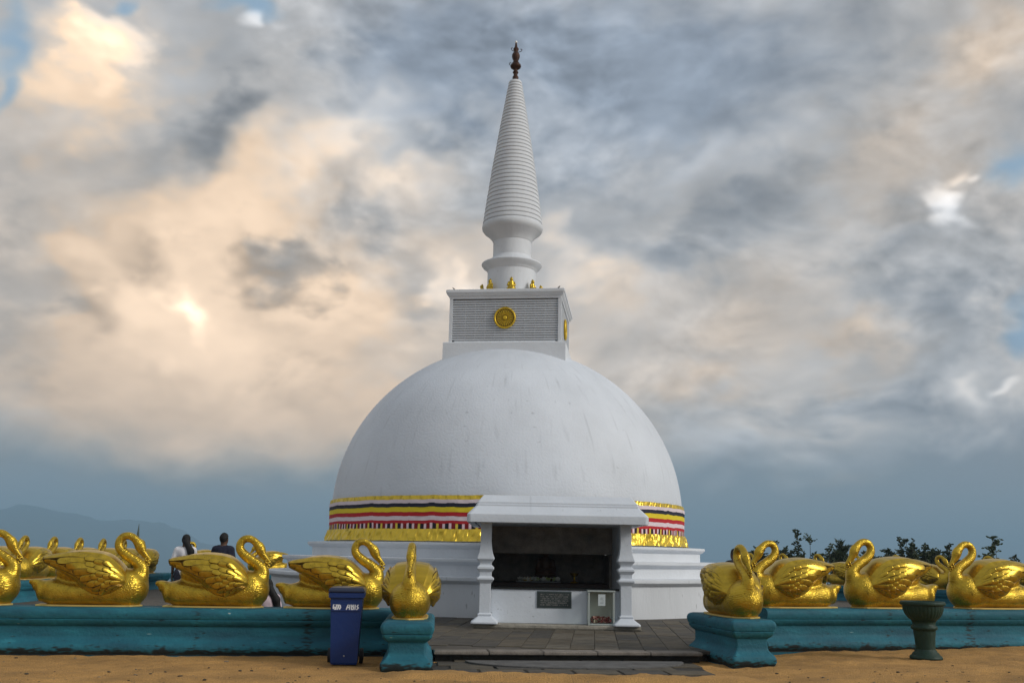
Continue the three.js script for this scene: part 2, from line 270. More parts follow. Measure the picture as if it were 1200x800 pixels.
// teal oil paint gone patchy, black mould in spots and along the foot (v runs in metres from the ground)
const tealMap = tex(1024, (u, v) => {
  const n = rough(u, v, 7, 5), m = T2(u, v, 11), foot = smooth(0.085, 0.03, v + 0.05 * T3(u, v, 22) + 0.035 * T2(u, v, 60)), run = smooth(0.42, 0.75, T3(u, v, 13, 1) * 0.75 + T2(u, v, 50) * 0.35) * 0.75;
  const chip = smooth(0.70, 0.78, T2(u, v, 38)) * smooth(0.2, 0.5, T3(u, v, 9)), mould = clamp(foot + run + smooth(0.5, 0.72, T3(u, v, 44)) * smooth(0.0, 0.5, m) * 0.6), worn = smooth(0.3, 0.75, n + 0.3 * m) * 0.4;
  let c = [0.10 + 0.03 * n + worn * 0.16, 0.385 + 0.11 * n + worn * 0.14, 0.455 + 0.11 * n + worn * 0.12];
  return c.map((x, i) => lerp(lerp(x, [0.05, 0.07, 0.065][i], mould * 0.86), [0.62, 0.68, 0.68][i], chip));
}, { h: 1024 }); tealMap.repeat.set(1 / 5.2, 1 / 1.3);
const TEAL = mat({ color: 0xffffff, map: tealMap, roughness: 0.74, bumpMap: fineBump, bumpScale: 0.008 });
const sandMap = tex(1024, (u, v) => {
  const n = rough(u, v, 4, 6), g = T2(u, v, 150) * 0.5 + T3(u, v, 260) * 0.5, p = smooth(0.62, 0.82, T2(u, v, 90)), k = 0.93 + 0.20 * n + 0.26 * g;
  return [0.785 * k - 0.3 * p * 0.7, 0.60 * k - 0.26 * p * 0.7, 0.345 * k - 0.13 * p * 0.6];
}, { repeat: 1 / 2.7 });
const sandBump = tex(512, (u, v) => 0.5 + 0.3 * rough(u, v, 9, 5) + 0.2 * T2(u, v, 120), { srgb: false, repeat: 1 / 1.6 });
const SAND = mat({ color: 0xffffff, map: sandMap, vertexColors: true, roughness: 0.95, bumpMap: sandBump, bumpScale: 0.05 });
const stoneMap = tex(512, (u, v) => { const n = rough(u, v, 6, 5), s = T2(u, v, 70); const k = 0.86 + 0.22 * n + 0.08 * s; return [k, k, k]; }, { repeat: 1 / 1.4 });
const stoneOf = (r, g, b) => mat({ color: rgb(r, g, b), map: stoneMap, roughness: 0.82, bumpMap: fineBump, bumpScale: 0.008 });
const PAVERS = [stoneOf(0.125, 0.105, 0.074), stoneOf(0.105, 0.090, 0.068), stoneOf(0.145, 0.118, 0.08), stoneOf(0.09, 0.08, 0.066), stoneOf(0.18, 0.155, 0.115)];
const GROUT = stoneOf(0.06, 0.052, 0.042), KERB = stoneOf(0.27, 0.235, 0.20), MOON = stoneOf(0.145, 0.142, 0.138);
const hammered = tex(512, (u, v) => { const a = T1(u, v, 26), b = T2(u, v, 42); return 0.5 + 0.35 * (1 - Math.abs(a) * 2) * 0.6 + 0.2 * b; }, { srgb: false, repeat: 1.6 });
const goldWear = tex(512, (u, v) => { const n = rough(u, v, 8, 5), s = smooth(0.45, 0.8, T3(u, v, 34)); const k = 0.9 + 0.16 * n - 0.3 * s * smooth(-0.1, 0.4, T2(u, v, 6)); return [k, k * 0.985, k * 0.94]; }, { repeat: 1.1 });
const GOLD = mat({ color: rgb(0.65, 0.455, 0.05), map: goldWear, metalness: 0.82, roughness: 0.33, bumpMap: hammered, bumpScale: 0.009 });
const GOLD_SMOOTH = mat({ color: rgb(0.67, 0.47, 0.055), map: goldWear, metalness: 0.82, roughness: 0.31, bumpMap: fineBump, bumpScale: 0.0015 });
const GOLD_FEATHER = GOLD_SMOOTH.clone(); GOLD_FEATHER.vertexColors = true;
const DARK = mat({ color: rgb(0.012, 0.011, 0.01), roughness: 0.6 });

// ---------------------------------------------------------------- ground, hills
const AX = -0.05, AZ = -28.5;   // axis of the stupa
function groundHeight(x, z) {
  const r = Math.hypot(x, z - 2), drop = Math.max(0, r - 50), swell = (0.10 * smooth(3.0, 5.2, x) + 0.06 * smooth(5, 10, x)) * smooth(-11, -14, z) * smooth(-16.35 - 0.268 * (x - 4), -15.95 - 0.268 * (x - 4), z);
  let h = swell;
  h += drop > 0 ? -170 * (1 - Math.exp(-drop / 150)) * smooth(0, 40, drop) : 0;
  if (r > 300) h += 26 * smooth(300, 1500, r) * (fbm2(x / 900, z / 900, 4) + 0.2);
  if (r < 60) h += 0.016 * fbm2(x * 0.7, z * 0.7, 3) + 0.026 * fbm2(x * 2.6, z * 3.1, 3) * smooth(40, 20, r);
  return h;
}
{
  const grade = (a, b, n) => Array.from({ length: n + 1 }, (_, i) => a + (b - a) * i / n), far = [90, 130, 190, 270, 380, 540, 760, 1060, 1500, 2100, 2900, 4000, 5600, 7600];
  const xs = [...far.map((v) => -v).reverse(), ...grade(-60, -14, 23), ...grade(-13, 13, 260), ...grade(14, 60, 23), ...far];
  const zs = [...far.map((v) => -v).reverse(), ...grade(-60, -19, 20), ...grade(-18.5, -11, 110), ...grade(-10.5, 60, 34), ...far];
  const pos = [], col = [], uv = [], idx = [];
  for (const z of zs) for (const x of xs) {
    const r = Math.hypot(x, z - 2), g = smooth(46, 60, r + 4 * fbm2(x * 0.1, z * 0.1, 3)), t = fbm2(x / 60, z / 60, 4);
    pos.push(x, groundHeight(x, z), z); uv.push(x, z);
    const damp = 1 - 0.10 * smooth(0.05, 0.4, fbm2(x * 0.55 + 9, z * 0.9, 4));
    col.push(lerp(damp, 0.10 + 0.04 * t, g), lerp(damp * 0.99, 0.22 + 0.07 * t, g), lerp(damp * 0.97, 0.24 + 0.05 * t, g));
  }
  const n = xs.length; for (let j = 0; j < zs.length - 1; j++) for (let i = 0; i < n - 1; i++) { const a = j * n + i; idx.push(a, a + n, a + 1, a + 1, a + n, a + n + 1); }
  const g = new THREE.BufferGeometry(); g.setAttribute('position', new THREE.Float32BufferAttribute(pos, 3)); g.setAttribute('color', new THREE.Float32BufferAttribute(col, 3)); g.setAttribute('uv', new THREE.Float32BufferAttribute(uv, 2)); g.setIndex(idx); g.computeVertexNormals();
  structure('ground', g, SAND);
}
{ // mountain ridge far off to the left, and a lower one before it
  const FOREST = mat({ color: rgb(0.045, 0.07, 0.05), roughness: 1, map: stoneMap });
  const ridge = (crest, dist, depth, seed) => {
    const pos = [], uv = [], idx = [], M = 160, K = 14, a0 = crest[0][0], a1 = crest[crest.length - 1][0];
    for (let i = 0; i <= M; i++) {
      const a = lerp(a0, a1, i / M), e = along(crest.map((c) => c[0]), crest.map((c) => c[1]), a), top = Math.tan(e / 57.3) * dist + EYE;
      for (let k = 0; k <= K; k++) {
        const q = k / K * 2 - 1, d = dist + q * depth, f = (1 - Math.abs(q)) ** 0.9, rough = 30 * fbm2(a * 0.9 + seed, q * 3, 4) * (1 - (1 - Math.abs(q)) ** 6) + 7 * fbm2(a * 3.2 + seed, q, 3);
        pos.push(Math.sin(a / 57.3) * d, lerp(-210, top, f) + rough * (f > 0.02 ? 1 : 0), -Math.cos(a / 57.3) * d); uv.push(a * 0.3, q * 4);
      }
    }
    for (let i = 0; i < M; i++) for (let k = 0; k < K; k++) { const p = i * (K + 1) + k; idx.push(p, p + 1, p + K + 1, p + 1, p + K + 2, p + K + 1); }
    const g = new THREE.BufferGeometry(); g.setAttribute('position', new THREE.Float32BufferAttribute(pos, 3)); g.setAttribute('uv', new THREE.Float32BufferAttribute(uv, 2)); g.setIndex(idx); g.computeVertexNormals();
    structure('hills', g, FOREST);
  };
  ridge([[-62, 0.3], [-50, 1.5], [-40, 1.1], [-33, 1.9], [-27.04, 1.78], [-26.2, 2.06], [-23.6, 1.7], [-21.96, 1.36], [-20.9, 1.45], [-19.3, 1.36], [-18.2, 1.0], [-16.8, 0.3], [-15, -0.5], [-11, -1.1]], 5400, 1500, 3);
}

// ---------------------------------------------------------------- paved terrace, kerb, landing
const FLOOR = 0.15;
const paving = structure('pavement', (() => {
  const s = new THREE.Shape([[-12.1, -13.9], [-1.4, -15.5], [-1.02, -14.75], [2.85, -15.3], [4.2, -16.2], [22, -21], [8.9, -41], [5, -42], [-5, -41], [-12.2, -36]].map(([x, z]) => new THREE.Vector2(x, -z)));
  const g = new THREE.ExtrudeGeometry(s, { depth: 0.32, bevelEnabled: false }); g.rotateX(-Math.PI / 2); g.translate(0, FLOOR - 0.012 - 0.32, 0); return boxUV(g);
})(), mat({ color: rgb(0.115, 0.10, 0.08), map: stoneMap, roughness: 0.85, bumpMap: fineBump, bumpScale: 0.01 }));
{
  const R = rng(31), shapes = [0, 1, 2, 3].map((k) => boxUV(block(0.362, 0.05, 0.588, 0.006), 1, k * 0.37, k * 0.21)), turn = -0.085, c = Math.cos(turn), s = Math.sin(turn);
  let n = 0;
  for (let j = 0; j < 12; j++) for (let i = -9; i < 11; i++) {
    const u = (i + 0.5) * 0.37 + 0.0, w = -(0.34 + (j + 0.5) * 0.6) , off = Math.abs(i - 0.5) > 1.6 ? 0.3 * (i & 1) : 0, x = 0.92 + u * c + (w - off * 0.5) * s, z = -14.93 - u * s + (w - off * 0.5) * c;
    if (Math.hypot(x - AX, z - AZ) < 6.2 || (x > -0.72 && x < 2.62 && z < -19.35) || x < -3.0 || (x > 3.2 && z > -16.2 - 0.268 * (x - 4)) || (x < -0.95 && z > -15.35) || n >= 290) continue;
    const centre = i >= -1 && i <= 1, m = part('paver', shapes[Math.floor(R() * 4)], centre ? (R() < 0.7 ? PAVERS[4] : PAVERS[2]) : PAVERS[Math.floor(R() * 4)], paving);
    m.position.set(x, FLOOR - 0.05 + (R() - 0.5) * 0.006, z); m.rotation.y = turn + (R() - 0.5) * 0.012; n++;
  }
  const kerb = thing('kerb_step', 'low kerb of pale stone blocks edging the paved terrace', 'kerb');
  for (let i = 0; i < 5; i++) {
    const t = (i + 0.5) / 5, m = part('kerb_stone', boxUV(block(0.773, 0.052, 0.34, 0.012), 1, i * 0.4, i * 0.3), KERB, kerb);
    m.position.set(lerp(-1.04, 2.86, t), 0.104 + 0.002 * (i & 1), lerp(-14.60, -15.14, t)); m.rotation.y = 0.138 + 0.004 * (i - 2);
  }
  { const m = part('riser', boxUV(block(3.9, 0.10, 0.2, 0.006)), GROUT, kerb); m.position.set(0.91, 0.003, -14.93); m.rotation.y = 0.138; }
  const landing = structure('path', boxUV(at(block(3.9, 0.06, 1.9, 0.01), 0.78, -0.047, -14.1)), GROUT);
  for (let j = 0; j < 4; j++) for (let i = 0; i < 7; i++) {
    const w = 0.58, x = -0.86 + (i + 0.5) * 0.615 + 0.2 * (j & 1) - 0.1, z = -13.40 - j * 0.44 - (x - 0.9) * 0.10;
    if (z < -14.75 - (x + 1) * 0.13 || x > 2.55) continue;
    const m = part('flagstone', boxUV(block(w, 0.05, 0.42, 0.008), 1, i * 0.3, j * 0.7), PAVERS[[3, 0, 1, 2][(i * 3 + j) % 4]], landing); m.position.set(x, -0.022 + 0.005 * R(), z); m.rotation.y = 0.1 + (R() - 0.5) * 0.03;
  }
  const sh = new THREE.Shape(); sh.absellipse(0, 0, 1.55, 0.82, Math.PI, TAU, false); sh.closePath();
  const g = new THREE.ExtrudeGeometry(sh, { depth: 0.018, bevelEnabled: true, bevelSize: 0.012, bevelThickness: 0.008, bevelSegments: 2, curveSegments: 48 }); g.rotateX(-Math.PI / 2);
  const ms = thing('moonstone', 'half round grey stone slab set before the kerb', 'stone slab', [0.98, 0.03, -14.50], 0.13); part('slab', boxUV(g), MOON, ms);
  // a drift of sand swept over the landing stones
  const dg = new THREE.PlaneGeometry(5.4, 1.5, 90, 30); dg.rotateX(-Math.PI / 2); const p = dg.attributes.position, dc = [];
  for (let i = 0; i < p.count; i++) { const x = p.getX(i), z = p.getZ(i); p.setY(i, -0.02 + 0.075 * smooth(-0.45, 0.25, z + 0.28 * fbm2(x * 1.1, 3.3, 3) + 0.1 * fbm2(x * 4, z * 4, 2)) * smooth(0.75, 0.35, z) * smooth(2.7, 2.0, Math.abs(x)) + 0.012 * fbm2(x * 3, z * 3, 3)); dc.push(1, 1, 1); }
  dg.setAttribute('color', new THREE.Float32BufferAttribute(dc, 3)); const uv = dg.attributes.uv; for (let i = 0; i < p.count; i++) uv.setXY(i, p.getX(i) + 0.9, p.getZ(i) - 13.4);
  dg.computeVertexNormals(); dg.translate(0.9, 0, -13.12); structure('sand_drift', dg, SAND, 'stuff');
}

{ // grit and fallen bits lying on the sand
  const R = rng(61), bits = [[], []];
  for (let k = 0; k < 520; k++) { const x = -9 + 19 * R(), z = -11.5 - 4.6 * R() * R(); if (z < -14.1 - 0.162 * (x + 7.03) + 0.1 && x < -1.4) continue; if (x > -1.2 && x < 3.1 && z < -13.2) continue; if (x > 3.0 && z < -14.1) continue; const s = 0.006 + 0.016 * R() ** 3, g = new THREE.IcosahedronGeometry(s, 0); g.scale(1 + R(), 0.5 + 0.3 * R(), 0.8 + R()); g.rotateY(R() * 6); g.translate(x, groundHeight(x, z) + s * 0.2, z); bits[R() < 0.6 ? 0 : 1].push(g); }
  structure('gravel', join(bits[0]), stoneOf(0.10, 0.075, 0.045), 'stuff'); structure('gravel', join(bits[1]), stoneOf(0.32, 0.25, 0.16), 'stuff');
}

// ---------------------------------------------------------------- teal parapet walls
const WALL = [[0, 0.66], [0.27, 0.66], [0.305, 0.652], [0.335, 0.63], [0.35, 0.595], [0.35, 0.56], [0.338, 0.522], [0.33, 0.506], [0.316, 0.5], [0.328, 0.49], [0.318, 0.455], [0.285, 0.42], [0.252, 0.398], [0.246, 0.385], [0.246, 0.27], [0.256, 0.235], [0.285, 0.195], [0.32, 0.165], [0.34, 0.125], [0.342, 0.085], [0.33, 0.045], [0.31, 0.02], [0.31, -0.25]];
function wallGeometry(pts, lift = 0, thin = 1) {
  const pos = [], nor = [], uv = [], idx = [], n = pts.length, full = [...WALL.map(([o, y]) => [o, y]), ...WALL.slice(1).reverse().map(([o, y]) => [-o, y]).filter(() => false)];
  // one side at a time, each with its own smooth normals where the profile is round
  const prof = [...WALL.slice().reverse().map(([o, y]) => [-o * thin, y]), ...WALL.slice(1).map(([o, y]) => [o * thin, y])];
  let run = 0; const rings = [], STEP = 0.5;
  for (let i = 0; i < n; i++) {
    const d0 = i ? V(pts[i][0] - pts[i - 1][0], 0, pts[i][1] - pts[i - 1][1]).normalize() : null, d1 = i < n - 1 ? V(pts[i + 1][0] - pts[i][0], 0, pts[i + 1][1] - pts[i][1]).normalize() : null, d = (d0 && d1 ? d0.clone().add(d1) : d0 || d1).clone().normalize();
    const k = d0 && d1 ? 1 / Math.max(0.4, d.dot(d1)) : 1; rings.push({ x: pts[i][0], z: pts[i][1], nx: -d.z * k, nz: d.x * k });
  }
  const all = []; for (let i = 0; i < n; i++) { all.push({ ...rings[i], s: run }); if (i < n - 1) { const L = Math.hypot(pts[i + 1][0] - pts[i][0], pts[i + 1][1] - pts[i][1]), m = Math.ceil(L / STEP); for (let k = 1; k < m; k++) { const t = k / m, a = rings[i], b = rings[i + 1]; all.push({ x: lerp(a.x, b.x, t), z: lerp(a.z, b.z, t), nx: lerp(a.nx, b.nx, t), nz: lerp(a.nz, b.nz, t), s: run + L * t }); } run += L; } }
  for (const r of all) for (const [o, y] of prof) { const wob = 0.004 * fbm2(r.s * 0.9, o * 3 + y * 2, 2); pos.push(r.x + r.nx * (o + wob * Math.sign(o)), y + lift + wob, r.z + r.nz * (o + wob * Math.sign(o))); uv.push(r.s + (o < 0 ? 2.3 : 0), y > 0.65 ? 0.68 + (0.35 - Math.abs(o)) * 0.6 : y); }
  const m = prof.length; for (let i = 0; i < all.length - 1; i++) for (let k = 0; k < m - 1; k++) { const a = i * m + k; idx.push(a, a + m, a + 1, a + 1, a + m, a + m + 1); }
  const g0 = new THREE.BufferGeometry(); g0.setAttribute('position', new THREE.Float32BufferAttribute(pos, 3)); g0.setAttribute('uv', new THREE.Float32BufferAttribute(uv, 2)); g0.setIndex(idx);
  const side = g0.toNonIndexed(); side.computeVertexNormals(); crease(side, 30);
  const caps = [0, all.length - 1].map((e) => { const tri = THREE.ShapeUtils.triangulateShape(prof.map(([o, y]) => new THREE.Vector2(o, y)), []), P = [], U = []; for (const t of tri) for (const q of (e ? t : [...t].reverse())) { P.push(pos[(e * m + q) * 3], pos[(e * m + q) * 3 + 1], pos[(e * m + q) * 3 + 2]); U.push(prof[q][0], prof[q][1]); } const g = new THREE.BufferGeometry(); g.setAttribute('position', new THREE.Float32BufferAttribute(P, 3)); g.setAttribute('uv', new THREE.Float32BufferAttribute(U, 2)); g.computeVertexNormals(); return g; });
  return join([side, ...caps]);
}
const LW = (x) => [x, -14.28 - 0.162 * (x + 7.03) - 0.36];           // centre line of the front wall with the bin
const RD = [0.966, -0.259], RW = (s) => [4.0 + RD[0] * s - 0.09, -15.9 + RD[1] * s - 0.36];
const SD = [0.55, 0.835], SW = (t) => [11.76 + SD[0] * t, -36.63 + SD[1] * t];
const RLIFT = 0.09;
function wallThing(label, pts, lift = 0) { const m = part(numbered('parapet_wall'), wallGeometry(pts, lift), TEAL, scene); m.userData = { label, category: 'wall' }; return m; }
wallThing('low teal moulded wall behind the blue wheeled bin', [LW(-11.85), LW(-1.72)]);
wallThing('low teal moulded wall behind the green urn', [RW(0.1), RW(18.6)], RLIFT);
wallThing('low teal wall running back beside the two standing people', [[-12.25, -14.2], [-12.25, -35.7]]);
wallThing('low teal wall at the far end behind the stupa', [[-12.0, -36.2], [-5, -41.0], [5, -41.9], [8.6, -41.6]]);
wallThing('low teal wall running back in front of the shrubs', [SW(-5.4), SW(18.2)]);
function pedestal(label, x, z, turn, lift = 0, hx = 0.27, hz = 0.98) {
  const t = thing('pedestal', label, 'pedestal', [x, 0, z], turn, 'teal pedestals at the entrance');
  const prof = WALL.slice(1).reverse().map(([o, y]) => [o - 0.27, y + lift]), g = rectLoft(hx, hz, prof, 0.03), uv = [];
  boxUV(g); const p = g.attributes.position, u = g.attributes.uv; for (let i = 0; i < p.count; i++) if (p.getY(i) > 0.655 + lift) u.setY(i, 0.72 + 0.08 * p.getZ(i));
  part('block', g, TEAL, t); return t;
}
pedestal('teal moulded pedestal between the blue bin and the paved steps', -1.36, -14.28, 0.07, -0.035);
pedestal('teal moulded pedestal at the end of the wall with the green urn', 3.36, -15.36, 0.16, 0.005, 0.265, 0.88);

// ---------------------------------------------------------------- stupa
const stupa = thing('stupa', 'large white domed stupa with ringed spire and square top', 'stupa', [AX, 0, AZ]);
part('base_tier', lathe([[6.40, 0.05], [6.45, 0.10], [6.45, 0.84], [6.47, 0.865], [6.52, 0.88], [6.575, 0.925], [6.58, 0.93], [6.58, 0.995], [6.57, 1.005], [5.9, 1.012]], 160, 1, 0.354, TAU - 0.401), PLASTER, stupa);
part('base_tier', lathe([[6.06, 0.95], [6.06, 1.24], [6.08, 1.262], [6.13, 1.275], [6.19, 1.322], [6.2, 1.33], [6.2, 1.38], [6.19, 1.39], [5.3, 1.397]], 160, 1, 0.354, TAU - 0.401), PLASTER, stupa);
part('base_tier', lathe([[5.41, 1.34], [5.41, 1.6], [5.43, 1.622], [5.48, 1.635], [5.535, 1.685], [5.545, 1.695], [5.545, 1.742], [5.535, 1.752], [4.7, 1.758]], 160), PLASTER, stupa);
{
  const p = [[4.95, 1.7], [4.95, 2.2], [4.95, 2.6]]; for (let i = 1; i <= 60; i++) { const t = i / 60 * Math.PI / 2; p.push([4.95 * Math.cos(t), 2.6 + 4.8 * Math.sin(t)]); }
  part('dome', lathe(p, 192), DOME, stupa);
}
// square top (harmika), turned a little against the dome
const HT = -0.129, harm = new THREE.Group(); harm.name = 'harmika'; harm.rotation.y = HT; harm.position.x = 0.04; stupa.add(harm);
const turned = (g) => { g.rotateY(HT); return g; };
part('base_block', boxUV(at(block(3.46, 0.80, 3.46, 0.025), 0, 6.52, 0)), PLASTER, harm);
part('wall', boxUV(at(block(2.90, 1.36, 2.90, 0.01), 0, 7.318, 0)), PLASTER, harm);
for (const [a, w] of [[0, 1], [1, 1], [2, 1], [3, 1]]) for (const s of [-1, 1]) { const m = part('pilaster', boxUV(block(0.075, 1.34, 0.09, 0.012)), PLASTER, harm); m.rotation.y = a * Math.PI / 2; m.position.set(Math.sin(a * Math.PI / 2) * 1.550 + Math.cos(a * Math.PI / 2) * s * 1.556, 7.32, Math.cos(a * Math.PI / 2) * 1.550 - Math.sin(a * Math.PI / 2) * s * 1.556); }
part('cornice', boxUV(rectLoft(1.60, 1.60, [[-0.1, 8.60], [0.0, 8.60], [0.005, 8.655], [0.03, 8.67], [0.07, 8.72], [0.075, 8.76], [0.095, 8.765], [0.095, 8.84], [0.085, 8.855]], 0.01)), PLASTER, harm);
{
  const slat = boxUV(block(3.00, 0.046, 0.09, 0.005)), sill = boxUV(block(2.86, 0.05, 0.16, 0.006)), bar = boxUV(block(0.012, 1.16, 0.05, 0.003));
  for (let a = 0; a < 4; a++) {
    const put = (m, u, y, d) => { m.rotation.y = a * Math.PI / 2; m.position.set(Math.sin(a * Math.PI / 2) * d + Math.cos(a * Math.PI / 2) * u, y, Math.cos(a * Math.PI / 2) * d - Math.sin(a * Math.PI / 2) * u); };
    for (let k = 0; k < 17; k++) put(part('slat', slat, SLATS, harm), 0, 7.40 + k * 0.0695, 1.525);
    put(part('sill', sill, PLASTER, harm), 0, 7.322, 1.52);
    for (let k = 1; k < 10; k++) put(part('divider', bar, SLATS, harm), -1.42 + k * 0.284, 7.40, 1.53);
  }
}
const DISC = mat({ color: rgb(0.66, 0.44, 0.02), roughness: 0.4, metalness: 0.45 }), DISC2 = mat({ color: rgb(0.13, 0.07, 0.006), roughness: 0.45, metalness: 0.45 });
for (const a of [0, 1]) {
  const d = new THREE.Group(); d.name = 'sun_disc'; stupa.add(d); const b = a * Math.PI / 2 + HT; d.position.set(Math.sin(b) * 1.588 + 0.04, 8.03, Math.cos(b) * 1.588); d.rotation.y = b;
  const flat = (g) => { g.rotateX(Math.PI / 2); return g; };
  part('plate', flat(new THREE.CylinderGeometry(0.29, 0.29, 0.03, 48)), DISC2, d);
  part('rim', at(new THREE.TorusGeometry(0.285, 0.028, 8, 56), 0, 0, 0.015), DISC, d);
  part('boss', at(new THREE.SphereGeometry(0.068, 20, 12).scale(1, 1, 0.4), 0, 0, 0.02), DISC, d);
  const ps = new THREE.Shape(); ps.moveTo(0, 0.08); ps.lineTo(0.005, 0.10); ps.lineTo(0.011, 0.225); ps.quadraticCurveTo(0, 0.25, -0.011, 0.225); ps.lineTo(-0.005, 0.10); ps.closePath();
  const pg = new THREE.ExtrudeGeometry(ps, { depth: 0.012, bevelEnabled: true, bevelSize: 0.004, bevelThickness: 0.006, bevelSegments: 1, curveSegments: 3 });
  for (let k = 0; k < 24; k++) { const m = part('petal', pg, DISC, d); m.position.z = 0.014; m.rotation.z = k / 24 * TAU; }
}
part('drum_base', lathe([[1.02, 8.84], [1.04, 8.86], [1.04, 9.0], [1.02, 9.02], [0.7, 9.024]], 72), PLASTER, stupa);
part('drum', lathe([[0.79, 8.84], [0.79, 8.90], [0.73, 8.92], [0.725, 9.86]], 72), PLASTER, stupa);
part('flange', lathe([[0.70, 9.80], [0.745, 9.83], [0.75, 9.86], [0.79, 9.90], [0.86, 9.95], [0.905, 10.01], [0.915, 10.03], [0.905, 10.055], [0.80, 10.09], [0.67, 10.15], [0.6, 10.25], [0.565, 10.30]], 72), PLASTER, stupa);
part('neck', lathe([[0.574, 10.2], [0.574, 10.78]], 72), PLASTER, stupa);
part('bowl', lathe([[0.56, 10.74], [0.592, 10.765], [0.595, 10.79], [0.64, 10.86], [0.74, 10.97], [0.86, 11.06], [0.915, 11.13], [0.93, 11.2], [0.915, 11.28], [0.885, 11.34], [0.5, 11.36]], 72), PLASTER, stupa);
{
  const spire = new THREE.Group(); spire.name = 'spire'; stupa.add(spire);
  const rOf = (y) => along([11.3, 11.69, 13.08, 14.5, 16.09], [0.905, 0.861, 0.672, 0.453, 0.194], y) ;
  const rLin = (y) => { const X = [11.3, 11.69, 13.08, 14.5, 16.09], Y = [0.905, 0.861, 0.672, 0.453, 0.194]; for (let i = 1; i < 5; i++) if (y <= X[i]) return lerp(Y[i - 1], Y[i], (y - X[i - 1]) / (X[i] - X[i - 1])); return 0.194; };
  part('core', lathe([[0.87, 11.3], [0.83, 11.69], [0.64, 13.08], [0.425, 14.5], [0.165, 16.08], [0.01, 16.09]], 48), SLATS, spire);
  let y = 11.33; const n = 38;
  for (let k = 0; k < n; k++) { const h = lerp(0.146, 0.104, k / (n - 1)), r0 = rLin(y), r1 = rLin(y + h); part('ring', lathe([[r0 - 0.04, y + 0.005], [r0 - 0.004, y + 0.008], [r0 + 0.006, y + 0.02], [lerp(r0, r1, 0.6) + 0.003, y + h * 0.6], [r1 - 0.001, y + h - 0.012], [r1 - 0.012, y + h - 0.003], [r1 - 0.04, y + h - 0.001]], 56), PLASTER, spire); y += h; }
}
{
  const f = new THREE.Group(); f.name = 'finial'; stupa.add(f); const B = 16.08, BR = mat({ color: rgb(0.055, 0.022, 0.012), roughness: 0.42, metalness: 0.55, bumpMap: hammered, bumpScale: 0.01 });
  const Y = (q) => B + (660 - q) * 0.00237;
  part('stem', lathe([[0.02, Y(662)], [0.125, Y(660)], [0.115, Y(640)], [0.085, Y(612)], [0.10, Y(600)], [0.065, Y(575)], [0.06, Y(548)], [0.09, Y(535)], [0.09, Y(522)], [0.05, Y(505)], [0.09, Y(480)], [0.15, Y(462)], [0.175, Y(440)], [0.16, Y(422)], [0.11, Y(405)], [0.12, Y(395)], [0.09, Y(380)], [0.075, Y(360)], [0.10, Y(340)], [0.125, Y(305)], [0.125, Y(275)], [0.10, Y(248)], [0.06, Y(232)], [0.085, Y(200)], [0.09, Y(185)], [0.05, Y(160)], [0.035, Y(130)], [0.03, Y(105)], [0.01, Y(100)]], 28), BR, f);
  for (let k = 0; k < 6; k++) { const a = k / 6 * TAU + 0.3, c = Math.cos(a), s = Math.sin(a), q = k % 2 ? [0.13, 420, 0.21, 400, 0.19, 375, 0.15, 385] : [0.09, 235, 0.17, 230, 0.20, 208, 0.155, 195]; part('scroll', tube([[c * q[0], Y(q[1]), s * q[0]], [c * q[2], Y(q[3]), s * q[2]], [c * q[4], Y(q[5]), s * q[4]], [c * q[6], Y(q[7]), s * q[6]]], [0.012, 0.01, 0.014], 12, 5), BR, f); }
  part('crystal', at(new THREE.SphereGeometry(0.042, 16, 12), 0, Y(82), 0), new THREE.MeshPhysicalMaterial({ color: rgb(0.9, 0.93, 0.96), roughness: 0.12, clearcoat: 1 }), f);
}
for (const [sx, sz] of [[-1, 1], [1, 1], [1, -1], [-1, -1]]) { const m = part('corner_spike', tube([[0, -0.01, 0], [sx * 0.035, 0.05, sz * 0.02], [sx * 0.10, 0.12, sz * 0.05]], [0.03, 0.024, 0.008], 8, 6), DARK, harm); m.position.set(sx * 1.45, 8.85, sz * 1.45); }
// gilt seated guardians round the drum
{
  const sdf = (x, y, z) => { let d = ellipsoid(x, y, z, [0, 0.07, 0.02], [0.115, 0.07, 0.10]); d = smin(d, capsule(x, y, z, [0, 0.10, -0.01], [0, 0.24, 0], 0.075, 0.065), 0.05); d = smin(d, ellipsoid(x, y, z, [0, 0.335, 0.015], [0.052, 0.062, 0.056]), 0.025); d = smin(d, capsule(x, y, z, [0, 0.385, 0.0], [0, 0.425, 0], 0.026, 0.008), 0.02);
    for (const s of [-1, 1]) { d = smin(d, capsule(x, y, z, [s * 0.075, 0.25, 0], [s * 0.105, 0.16, 0.03], 0.03, 0.026), 0.02); d = smin(d, capsule(x, y, z, [s * 0.105, 0.16, 0.03], [s * 0.03, 0.13, 0.10], 0.026, 0.022), 0.02); d = smin(d, capsule(x, y, z, [s * 0.10, 0.05, 0.02], [s * -0.02, 0.045, 0.11], 0.042, 0.032), 0.02); } return d; };
  const g = surfaceNets(sdf, [-0.2, -0.04, -0.16], [0.2, 0.47, 0.2], 0.014); let first = null;
  for (let k = 0; k < 8; k++) { const a = k / 8 * TAU + 0.0, p = [AX + Math.sin(a) * 0.875, 9.0225, AZ + Math.cos(a) * 0.875], l = 'small gilt seated figure against the drum above the square top'; if (!first) { first = thing('gilt_figure', l, 'figure', p, a, 'gilt figures around the drum'); part('body', g, GOLD_SMOOTH, first); part('seat', at(new THREE.CylinderGeometry(0.12, 0.13, 0.03, 14), 0, 0.012, 0.01), GOLD_SMOOTH, first); } else copyOf(first, l, p, a); }
}
